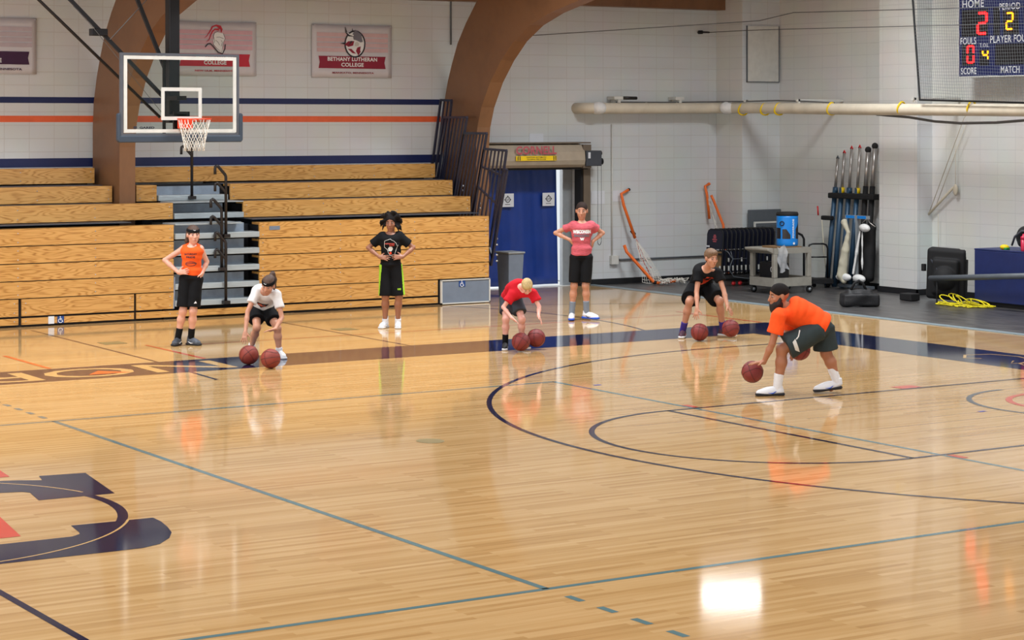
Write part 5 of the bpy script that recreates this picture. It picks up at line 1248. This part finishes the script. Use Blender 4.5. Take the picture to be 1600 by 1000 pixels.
        if kind == 'afro':
            rs = random.Random(4)
            for i in range(90):
                th = rs.uniform(-2.4, 2.4); ph = rs.uniform(-.55, 1.4); dv = sd * math.sin(th) * math.cos(ph) - f * math.cos(th) * math.cos(ph) * (1 if abs(th) < 1.6 else .6) + u_ * math.sin(ph); dv = unit(dv)
                if dv @ f > .45 and dv @ u_ < .6: continue
                p0 = hc + u_ * .03 + dv * .07; p1 = p0 + dv * rs.uniform(.05, .085) - u_ * rs.uniform(0, .035); p2 = p1 + dv * .02 - u_ * rs.uniform(.015, .055); d.chain([p0, p1, p2], [.024, .016, .006], .008)
        o = d.build('hair', m, s.root)
        # eyebrows + lips
        a = MB()
        for g in (-1, 1): a.tube([tuple(hc + sd * g * x * k + u_ * y * k + f * z * k) for x, y, z in ((.016, .028, .083), (.030, .033, .079), (.046, .027, .067))], [.0028, .0036, .002], 5)
        a.build('eyebrows', m, s.root, org=(0, 0, 0))
        a = MB(); a.tube([tuple(hc + sd * x * k - u_ * y * k + f * z * k) for x, y, z in ((-.020, .056, .080), (0, .054, .0895), (.020, .056, .080))], [.003, .0055, .003], 6)
        a.build('mouth', M['lips'], s.root, org=(0, 0, 0))
        if band:
            d = SDF(.0055); d.ell(hc + u_ * .040 * k - f * .014 * k, (.083 * k, .102 * k, .088 * k), A, .01); c = hc + u_ * .060 * k
            nrm = unit(u_ + f * .15)
            for g in (-1, 1): d.box(c + nrm * g * .120, (.3, .3, .1), [sd, unit(np.cross(nrm, sd)), nrm], .001, .004, '-')
            b_o = d.build('headband', band, s.root)
            a = MB(); c = hc + u_ * .064 * k + f * .088 * k + sd * .01; a.tube([tuple(c - sd * .016 + u_ * .003), tuple(c - u_ * .004 + f * .001), tuple(c + sd * .02 + u_ * .008)], [.002, .004, .0015], 5); a.build('logo', 'white', b_o, org=(0, 0, 0))
        return o
    def decal(s, tgt, name, m, pieces, cen, xd, yd, off=.004):
        """print on cloth: 2D faces pushed onto the garment along the view of its front"""
        me = tgt.data; bvh = BVHTree.FromPolygons([v.co for v in me.vertices], [p.vertices for p in me.polygons])
        xd, yd = unit(xd), unit(yd); nd = unit(np.cross(xd, yd)); cen = V3(*cen); a = MB()
        for v, f, mi in pieces:
            bm = bmesh.new(); vv = [bm.verts.new((x, y, 0)) for x, y in v]
            for ff in f:
                try: bm.faces.new([vv[i] for i in ff])
                except ValueError: pass
            for _ in range(2):
                le = [e for e in bm.edges if e.calc_length() > .018]
                if le: bmesh.ops.subdivide_edges(bm, edges=le, cuts=1, use_grid_fill=False); 
            bmesh.ops.triangulate(bm, faces=bm.faces)
            bm.verts.index_update(); out = []
            for q in bm.verts:
                p = cen + xd * q.co.x + yd * q.co.y; best = None
                o_ = p + nd * .35; h_ = bvh.ray_cast(Vector(o_), Vector(-nd), .8)
                out.append(tuple(np.array(h_[0]) + nd * (off + .0008 * mi)) if h_[0] is not None else tuple(p))
            a.add(out, [tuple(q.index for q in ff.verts) for ff in bm.faces], mi); bm.free()
        return a.build(name, m, tgt, org=(0, 0, 0))
M['lips'] = mat('lips', (164, 92, 84), rough=.5)
def T2(s_, cx, cy, w_, h_, mi=0, bold=.04):
    v, f = text2d(s_, bold); return ([(cx + a * w_, cy + b * h_) for a, b in v], f, mi)
def ST(pts, w_, mi=0):
    n = len(pts); L1 = []; R1 = []
    for i in range(n):
        p = pts[max(i - 1, 0)]; q = pts[min(i + 1, n - 1)]; dx, dy = q[0] - p[0], q[1] - p[1]; l = math.hypot(dx, dy) or 1
        L1.append((pts[i][0] - dy / l * w_, pts[i][1] + dx / l * w_)); R1.append((pts[i][0] + dy / l * w_, pts[i][1] - dx / l * w_))
    return (L1 + R1, [(i, i + 1, n + i + 1, n + i) for i in range(n - 1)], mi)
def PG(l, mi=0): return (l, [tuple(range(len(l)))], mi)

#POSES#
POSE = {
'p1': dict(loc=(7.0, 10.43), J={'head': (0.111, 0, 1.482), 'neck': (0.099, 0, 1.345), 'shL': (-0.025, 0.02, 1.297), 'shR': (0.21, 0.0, 1.298), 'elL': (-0.276, 0.03, 1.142), 'elR': (0.287, 0.06, 1.118), 'wrL': (-0.073, -0.08, 0.982), 'wrR': (0.234, -0.02, 0.97), 'pel': (0.081, 0, 0.925), 'hipL': (0.009, 0, 0.891), 'hipR': (0.154, 0, 0.891), 'knL': (-0.021, -0.03, 0.465), 'knR': (0.116, -0.03, 0.465), 'anL': (-0.099, 0.03, 0.099), 'anR': (0.072, 0.06, 0.096), 'toL': (-0.135, -0.12, 0.021), 'toR': (0.2, -0.02, 0.027)}),
'p2': dict(loc=(7.26, 8.45), J={'head': (0.041, -0.25, 0.944), 'neck': (-0.01, -0.12, 0.861), 'shL': (-0.112, -0.08, 0.874), 'shR': (0.125, -0.1, 0.827), 'elL': (-0.22, -0.22, 0.612), 'elR': (0.208, -0.2, 0.538), 'wrL': (-0.232, -0.35, 0.367), 'wrR': (0.148, -0.38, 0.41), 'pel': (-0.103, 0.25, 0.627), 'hipL': (-0.176, 0.25, 0.61), 'hipR': (-0.021, 0.25, 0.602), 'knL': (-0.127, -0.02, 0.391), 'knR': (0.132, -0.02, 0.383), 'anL': (-0.233, 0.25, 0.111), 'anR': (0.152, 0.02, 0.071), 'toL': (-0.25, 0.12, 0.044), 'toR': (0.24, -0.12, -0.027)}),
'p3': dict(loc=(10.5, 11.06), J={'head': (0.0, 0, 1.534), 'neck': (0.0, 0, 1.39), 'shL': (-0.112, 0, 1.344), 'shR': (0.112, 0, 1.344), 'elL': (-0.332, 0.03, 1.165), 'elR': (0.324, 0.03, 1.165), 'wrL': (-0.161, -0.1, 1.039), 'wrR': (0.177, -0.1, 1.039), 'pel': (0.0, 0, 0.925), 'hipL': (-0.074, 0, 0.897), 'hipR': (0.074, 0, 0.897), 'knL': (-0.077, -0.03, 0.463), 'knR': (0.118, -0.03, 0.463), 'anL': (-0.085, 0.03, 0.095), 'anR': (0.101, 0.03, 0.095), 'toL': (-0.141, -0.12, 0.017), 'toR': (0.11, -0.15, 0.01)}),
'p4': dict(loc=(10.45, 7.59), J={'head': (0.141, -0.3, 0.855), 'neck': (0.075, -0.2, 0.839), 'shL': (-0.042, -0.17, 0.753), 'shR': (0.209, -0.17, 0.77), 'elL': (-0.167, -0.22, 0.582), 'elR': (0.3, -0.22, 0.59), 'wrL': (-0.059, -0.35, 0.457), 'wrR': (0.29, -0.35, 0.481), 'pel': (-0.076, 0.2, 0.664), 'hipL': (-0.135, 0.2, 0.647), 'hipR': (0.0, 0.2, 0.647), 'knL': (-0.134, 0.0, 0.403), 'knR': (0.076, 0.0, 0.403), 'anL': (-0.143, 0.05, 0.087), 'anR': (0.076, 0.1, 0.107), 'toL': (-0.151, -0.1, 0.01), 'toR': (0.16, 0.0, 0.025)}),
'p5': dict(loc=(13.51, 10.62), J={'head': (0.034, 0, 1.649), 'neck': (0.034, 0, 1.499), 'shL': (-0.087, 0, 1.436), 'shR': (0.164, 0, 1.436), 'elL': (-0.361, 0.1, 1.31), 'elR': (0.357, 0.1, 1.31), 'wrL': (-0.145, 0.0, 1.214), 'wrR': (0.203, 0.0, 1.19), 'pel': (0.029, 0, 0.977), 'hipL': (-0.058, 0, 0.948), 'hipR': (0.116, 0, 0.948), 'knL': (-0.083, -0.03, 0.525), 'knR': (0.091, -0.03, 0.525), 'anL': (-0.115, 0.03, 0.104), 'anR': (0.107, 0.03, 0.113), 'toL': (-0.13, -0.16, 0.015), 'toR': (0.258, -0.08, 0.027)}),
'p6': dict(loc=(13.52, 7.49), J={'head': (0.043, -0.2, 1.118), 'neck': (-0.009, -0.1, 0.974), 'shL': (-0.112, -0.06, 0.918), 'shR': (0.145, -0.06, 0.918), 'elL': (-0.155, -0.15, 0.651), 'elR': (0.216, -0.15, 0.677), 'wrL': (-0.159, -0.3, 0.435), 'wrR': (0.253, -0.3, 0.478), 'pel': (-0.073, 0.28, 0.688), 'hipL': (-0.156, 0.25, 0.663), 'hipR': (0.014, 0.25, 0.663), 'knL': (-0.246, -0.08, 0.512), 'knR': (0.17, -0.08, 0.521), 'anL': (-0.326, 0.08, 0.098), 'anR': (0.234, 0.12, 0.112), 'toL': (-0.363, -0.1, 0.001), 'toR': (0.393, 0.02, 0.024)}),
'p7': dict(loc=(10.73, 2.09), J={'head': (-0.296, 0, 1.078), 'neck': (-0.225, 0, 0.951), 'shL': (-0.312, -0.18, 0.897), 'shR': (-0.171, 0.2, 0.848), 'elL': (-0.391, -0.2, 0.578), 'elR': (-0.158, 0.25, 0.623), 'wrL': (-0.476, -0.15, 0.37), 'wrR': (-0.097, 0.12, 0.523), 'pel': (0.169, 0, 0.775), 'hipL': (0.119, -0.1, 0.715), 'hipR': (0.212, 0.1, 0.723), 'knL': (-0.276, -0.12, 0.506), 'knR': (0.243, 0.12, 0.438), 'anL': (-0.322, -0.1, 0.083), 'anR': (0.365, 0.13, 0.132), 'toL': (-0.501, -0.13, -0.004), 'toR': (0.25, 0.12, 0.048)}),
}
#ENDPOSES#
BK = cloth('black_cloth', (15, 16, 19)); WHS = mat('white_shoe', (226, 228, 232), rough=.5, var=.03); SOLEW = mat('white_sole', (206, 208, 212), rough=.6); SOLEB = mat('blue_sole', (24, 78, 190), rough=.6); SOLEK = mat('dark_sole', (28, 28, 34), rough=.7)
H_BR = mat('brown_hair', (74, 52, 40), rough=.6, var=.3, scale=90, stretch=(1, 1, .15), bump=.6, bscale=120); H_DB = mat('dark_brown_hair', (48, 36, 32), rough=.8, var=.25, scale=80, spec=.2); H_BL = mat('blond_hair', (190, 164, 112), rough=.6, var=.25, scale=90, stretch=(1, 1, .15), bump=.6, bscale=120); H_DK = mat('dark_hair', (24, 19, 18), rough=.8, var=.25, scale=60, spec=.2); H_MB = mat('mid_brown_hair', (112, 84, 60), rough=.6, var=.3, scale=90, stretch=(1, 1, .15), bump=.6, bscale=120)

# 1 girl in the orange sleeveless top
p = Person('girl in orange sleeveless top and black headband, hands on hips beside the aisle steps', POSE['p1']['loc'], POSE['p1']['J'], 'fair', .96, face=(.42, -.9, -.05), build=.95)
p.body({'L': ((.85, -.35, .15), (.2, .9, -.1), .6, .25), 'R': ((-.3, -.2, -.9), (-.9, .2, .2), .5, .3)})
sh = p.shirt(cloth('orange_mesh_top', (240, 92, 34)), .04, 0, g=.016, tank=True, noise=.007)
p.decal(sh, 'front_print', 'ink', [T2('SATURDAY', 0, .07, .17, .026), T2('PRIDE', 0, .03, .12, .026)[:2] + (0,), ST([(.07 * cos(t), -.06 + .028 * sin(t)) for t in [i * PI / 10 for i in range(21)]], .004), ST([(-.07, -.06), (.08, -.05)], .004)], p.T(.56), (1, 0, 0), (0, 0, 1))
so_ = p.shorts(cloth('black_shorts_blue_piping', (15, 16, 19)), .24, .87, r0=.098, r1=.098, kl=.012)
p.decal(so_, 'white_mark', 'white', [PG([(-.02, -.012), (.02, -.012), (.004, .02)])], (.155, 0, .585), (1, 0, 0), (0, 0, 1))
p.socks(BK, .14); p.shoes(mat('grey_black_shoe', (70, 76, 86), rough=.6, var=.5, scale=30), SOLEK, .25, 'white'); p.hair(H_BR, 'long', BK)
a = MB(); a.tube([(-.135, -.02, .92), (-.135, -.045, .7), (-.14, -.06, .50)], .010, 4, sq=True); a.build('side_piping', 'greyb', so_, org=(0, 0, 0))

# 2 girl in white tee, dribbling
p = Person('girl in white tee and black headband, crouched dribbling two balls', POSE['p2']['loc'], POSE['p2']['J'], 'tan', .92, face=(-.22, -.88, -.40), up=(.12, -.3, .95), flex=.05, build=.95)
p.body({'L': ((-.1, -.35, -.9), (0, .2, -1), 1.0, .2), 'R': ((-.85, -.3, -.15), (0, -.2, -1), .6, .15)})
sh = p.shirt(cloth('white_tee', (226, 226, 226)), .10, .62, g=.024, noise=.005, neck=.062)
p.decal(sh, 'front_print', ['ink', 'orangep', 'white'], [PG([(-.085, .035), (0, .045), (.085, .035), (.06, -.02), (0, -.055), (-.06, -.02)], 0), PG([(.055 * cos(t), -.005 + .03 * sin(t)) for t in [i * PI / 8 for i in range(16)]], 1), T2('HOOPS', 0, -.008, .07, .02, 2)], p.T(.42), p.side, p.up)
p.shorts(BK, .20, .62); p.socks(cloth('white_sock', (220, 220, 222)), .07); p.shoes(WHS, SOLEW, .25, 'tealp'); p.tail = V3(.045, 0, -.01); p.hair(H_BR, 'pony', BK)

# 3 girl in the black tee
p = Person('girl with full dark curly hair, black tee and shorts, hands on hips before the bleacher', POSE['p3']['loc'], POSE['p3']['J'], 'brown', .98, face=(-.1, -.97, -.2), build=.98)
p.body({'L': ((.95, -.25, -.1), (0, .9, -.3), .6, .2), 'R': ((-.95, -.25, .0), (0, .9, -.3), .6, .2)})
sh = p.shirt(BK, -.04, .72, g=.024, noise=.006)
wi = [(-.085, .085), (-.045, .10), (0, .115), (.015, .10), (.05, .085), (.085, .05), (.09, .02), (.11, .03), (.085, -.03), (.06, -.11), (0, -.125), (-.03, -.09), (-.045, -.04), (-.09, -.005), (-.085, .085)]
p.decal(sh, 'front_print', ['offw', 'redp', 'rim'], [ST(wi, .003), T2('NORTHWOODS', -.01, .045, .14, .018, 1), T2('ELITE', .02, .022, .07, .016, 1), PG([(-.03, -.06), (-.035, -.02), (-.01, .005), (.025, .0), (.035, -.03), (.015, -.065)], 0), PG([(.018 * cos(t), -.09 + .018 * sin(t)) for t in [i * PI / 8 for i in range(16)]], 2)], p.T(.56), (1, 0, 0), (0, 0, 1))
neon = mat('neon_green', (160, 214, 40), rough=.7)
def p3mi(c):
    x = c[:, 0]; z = c[:, 2]; e = np.abs(x - .012) - .140 - .08 * (.93 - z); return ((e > .0) & (z > .45) & (c[:, 1] < .03)).astype(int)
sh = p.shorts([BK, neon], .12, .98, r0=.100, r1=.100, kl=.012, mi=p3mi)
p.decal(sh, 'neon_mark', neon, [ST([(-.022, .012), (-.022, -.012), (-.008, -.012), (-.008, .012)], .004), ST([(.004, .012), (.004, -.012), (.018, -.012), (.018, .012)], .004)], (.13, 0, .575), (1, 0, 0), (0, 0, 1))
p.socks(cloth('white_sock2', (226, 226, 228)), .04); p.shoes(WHS, SOLEW, .26, 'offw', hi=.05); p.hair(H_DK, 'afro')

# 4 blond boy bent over
p = Person('blond boy in red tee bent low over two basketballs', POSE['p4']['loc'], POSE['p4']['J'], 'pale', .80, face=(.12, -.55, -.82), up=(.1, -.82, .5), flex=.06)
p.body({'L': ((.75, -.4, -.5), (-.2, -.3, -.9), .8, .3), 'R': ((.45, -.3, -.85), (-.3, -.2, -.9), .8, .3)})
sh = p.shirt(cloth('red_tee', (200, 30, 44)), .02, .62, g=.03, noise=.007)
p.decal(sh, 'front_print', 'ink', [T2('ROCKETS', 0, 0, .14, .03)], p.T(.72), p.side, p.up)
p.shorts(cloth('charcoal_shorts', (62, 68, 76)), .2, .66, r0=.1, r1=.115); p.socks(BK, .12); p.thumb = {}
p.shoes(mat('black_shoe', (30, 30, 34), rough=.6), SOLEW, .27, 'white', hi=.03); p.hair(H_BL, 'short')

# 5 boy in the pink-red tee
p = Person('boy in heathered pink red tee and black shorts, hands on hips before the doorway', POSE['p5']['loc'], POSE['p5']['J'], 'tan', 1.0, face=(-.08, -.98, -.16), build=.95)
p.thumb = {'L': -1, 'R': -1}
p.body({'L': ((.5, .25, -.75), (.7, .2, .5), .5, .35), 'R': ((-.1, .35, -.9), (-.8, .2, .2), .5, .35)})
heather = mat('heather_red', (190, 84, 94), rough=.9, var=.25, scale=18, stretch=(1, 1, 5))
sh = p.shirt(heather, .0, .52, g=.024, noise=.007)
p.decal(sh, 'front_print', ['white', 'greyb', 'white'], [T2('WISCONSIN', 0, .05, .27, .058, 0, .08), T2('BADGERS', 0, -.01, .23, .04, 1), T2('W', .005, -.062, .07, .045, 2, .1)], p.T(.60), (1, 0, 0), (0, 0, 1))
p.shorts(BK, .1, .90, r0=.098, r1=.090, kl=.012); p.socks(mat('grey_sock', (120, 132, 146), rough=.8), .18); p.shoes(WHS, SOLEB, .30, 'ink'); p.hair(H_DB, 'buzz')

# 6 boy crouched in black
p = Person('brown haired boy in black tee crouched low, palms over two basketballs', POSE['p6']['loc'], POSE['p6']['J'], 'tan', .97, face=(.42, -.88, -.18), flex=.05)
p.body({'L': ((-.2, -.25, -.9), (.1, .2, -1), 1.1, .25), 'R': ((.5, -.2, -.85), (-.2, .2, -1), 1.1, .25)})
sh = p.shirt(BK, .02, .52, g=.026, noise=.005, neck=.06)
p.decal(sh, 'front_print', ['redp', 'ink'], [PG([(-.10, -.15), (-.02, -.13), (.07, -.06), (.11, .11), (.01, .11), (-.03, 0), (-.09, -.08)], 0), ST([(.0, .0), (.02, .07), (.08, .08), (.06, 0)], .006, 1), ST([(.03, .01), (.045, .06)], .005, 1), ST([(-.06, -.08), (.0, -.04), (.05, -.05)], .006, 1)], p.T(.62), p.side, p.up)
p.decal(sh, 'chest_mark', 'white', [ST([(-.012, .0), (0, -.004), (.014, .004)], .003)], p.T(.72) + p.side * .08, p.side, p.up)
p.shorts(BK, .2, .82, r0=.112, r1=.135); p.socks(mat('purple_sock', (58, 40, 130), rough=.8), .13); p.shoes(mat('maroon_shoe', (72, 40, 56), rough=.6, var=.5, scale=30), SOLEW, .29, 'redp'); p.hair(H_MB, 'short')

# 7 coach
p = Person('bearded coach in bright orange tee and dark shorts, lunging low with a ball', POSE['p7']['loc'], POSE['p7']['J'], 'coach', 1.06, sg=-1, face=(-.95, -.28, -.12), up=(.1, 0, 1), flex=.04, build=1.05)
p.tilt = {'R': .12}
p.body({'L': ((-.96, -.05, -.05), (0, .05, -1), .9, .25), 'R': ((-.3, -.1, -.9), (0, 0, -1), .7, .2)})
OT = cloth('orange_tee', (250, 88, 34))
p.shirt(OT, -.12, .66, g=.040, noise=.006, neck=.07, blouse=1)
CH = cloth('dark_green_grey_shorts', (50, 60, 62))
sh = p.shorts(CH, .08, .86, r0=.108, r1=.130, noise=.006)
p.decal(sh, 'white_panel', 'offw', [PG([(-.176, .60), (-.145, .635), (-.092, .488), (-.145, .51)]), ST([(-.09, .725), (-.11, .66), (-.135, .63)], .006)], (0, 0, 0), (1, 0, 0), (0, 0, 1), off=.005)
p.socks(cloth('white_sock3', (228, 228, 230)), .16); p.shoes(WHS, SOLEK, .31, SOLEB); p.hair(H_DK, 'buzz')
d = SDF(.006, .002, 3); hc, f, u_, sd, k = p.J['head'], p.face, p.hup, p.hs, p.S * p.hk; A = [sd, f, u_]
d.ell(hc - u_ * .065 * k + f * .028 * k, (.064 * k, .070 * k, .068 * k), A, .02).ell(hc - u_ * .115 * k + f * .06 * k, (.035 * k, .035 * k, .04 * k), A, .03)
for g in (-1, 1): d.cap(hc + sd * g * .062 * k - u_ * .02 * k + f * .012 * k, hc + sd * g * .06 * k - u_ * .06 * k + f * .03 * k, .016 * k, k=.02)
d.ell(hc - u_ * .018 * k + f * .095 * k, (.05 * k, .05 * k, .045 * k), A, .01, '-').cap(hc - u_ * .057 * k + f * .11 * k - sd * .015, hc - u_ * .057 * k + f * .11 * k + sd * .015, .012 * k, k=.008, op='-')
d.build('beard', mat('beard_hair', (28, 22, 22), rough=.7, var=.3, scale=80), p.root)

# ------------------------------------------------------------------ basketballs placed
BL_ = [(6.77, 7.95, .12, 'ball', (.4, .9, .3), 'basketball blurred beneath the reaching left side hand of the girl in white tee'),
       (6.82, 7.44, .12, 'ball', (1.35, .1, .5), 'basketball with clear black seams nearest the white shoe of the girl in white tee'),
       (10.39, 7.38, .13, 'ball2', (.6, .5, 1.2), 'left of the two basketballs in front of the boy in red tee'),
       (10.72, 7.52, .15, 'ball2', (1.0, 1.4, .2), 'right of the two basketballs in front of the boy in red tee'),
       (13.18, 7.21, .122, 'ball2', (.2, .7, .9), 'basketball on the band between the feet of the crouched boy in black'),
       (13.60, 7.06, .165, 'ball2', (1.1, .3, .2), 'basketball hiding the outstretched shoe of the crouched boy in black'),
       (10.29, 2.47, .237, 'ball2', (.9, .9, .2), 'basketball pressed under the hand of the coach'),
       (10.66, 2.11, .495, 'ball2', (.3, .2, .9), 'basketball in the air between the legs of the coach')]
protos = {}
for i, (x, y, z, mt, rot, lb) in enumerate(BL_):
    if mt not in protos: protos[mt] = ballmesh(mt); o = protos[mt]
    else: o = protos[mt].copy(); COL.objects.link(o)
    o.location = (x, y, z); o.rotation_euler = rot; tag(o, lb, 'basketball', 'basketballs used in the drill')
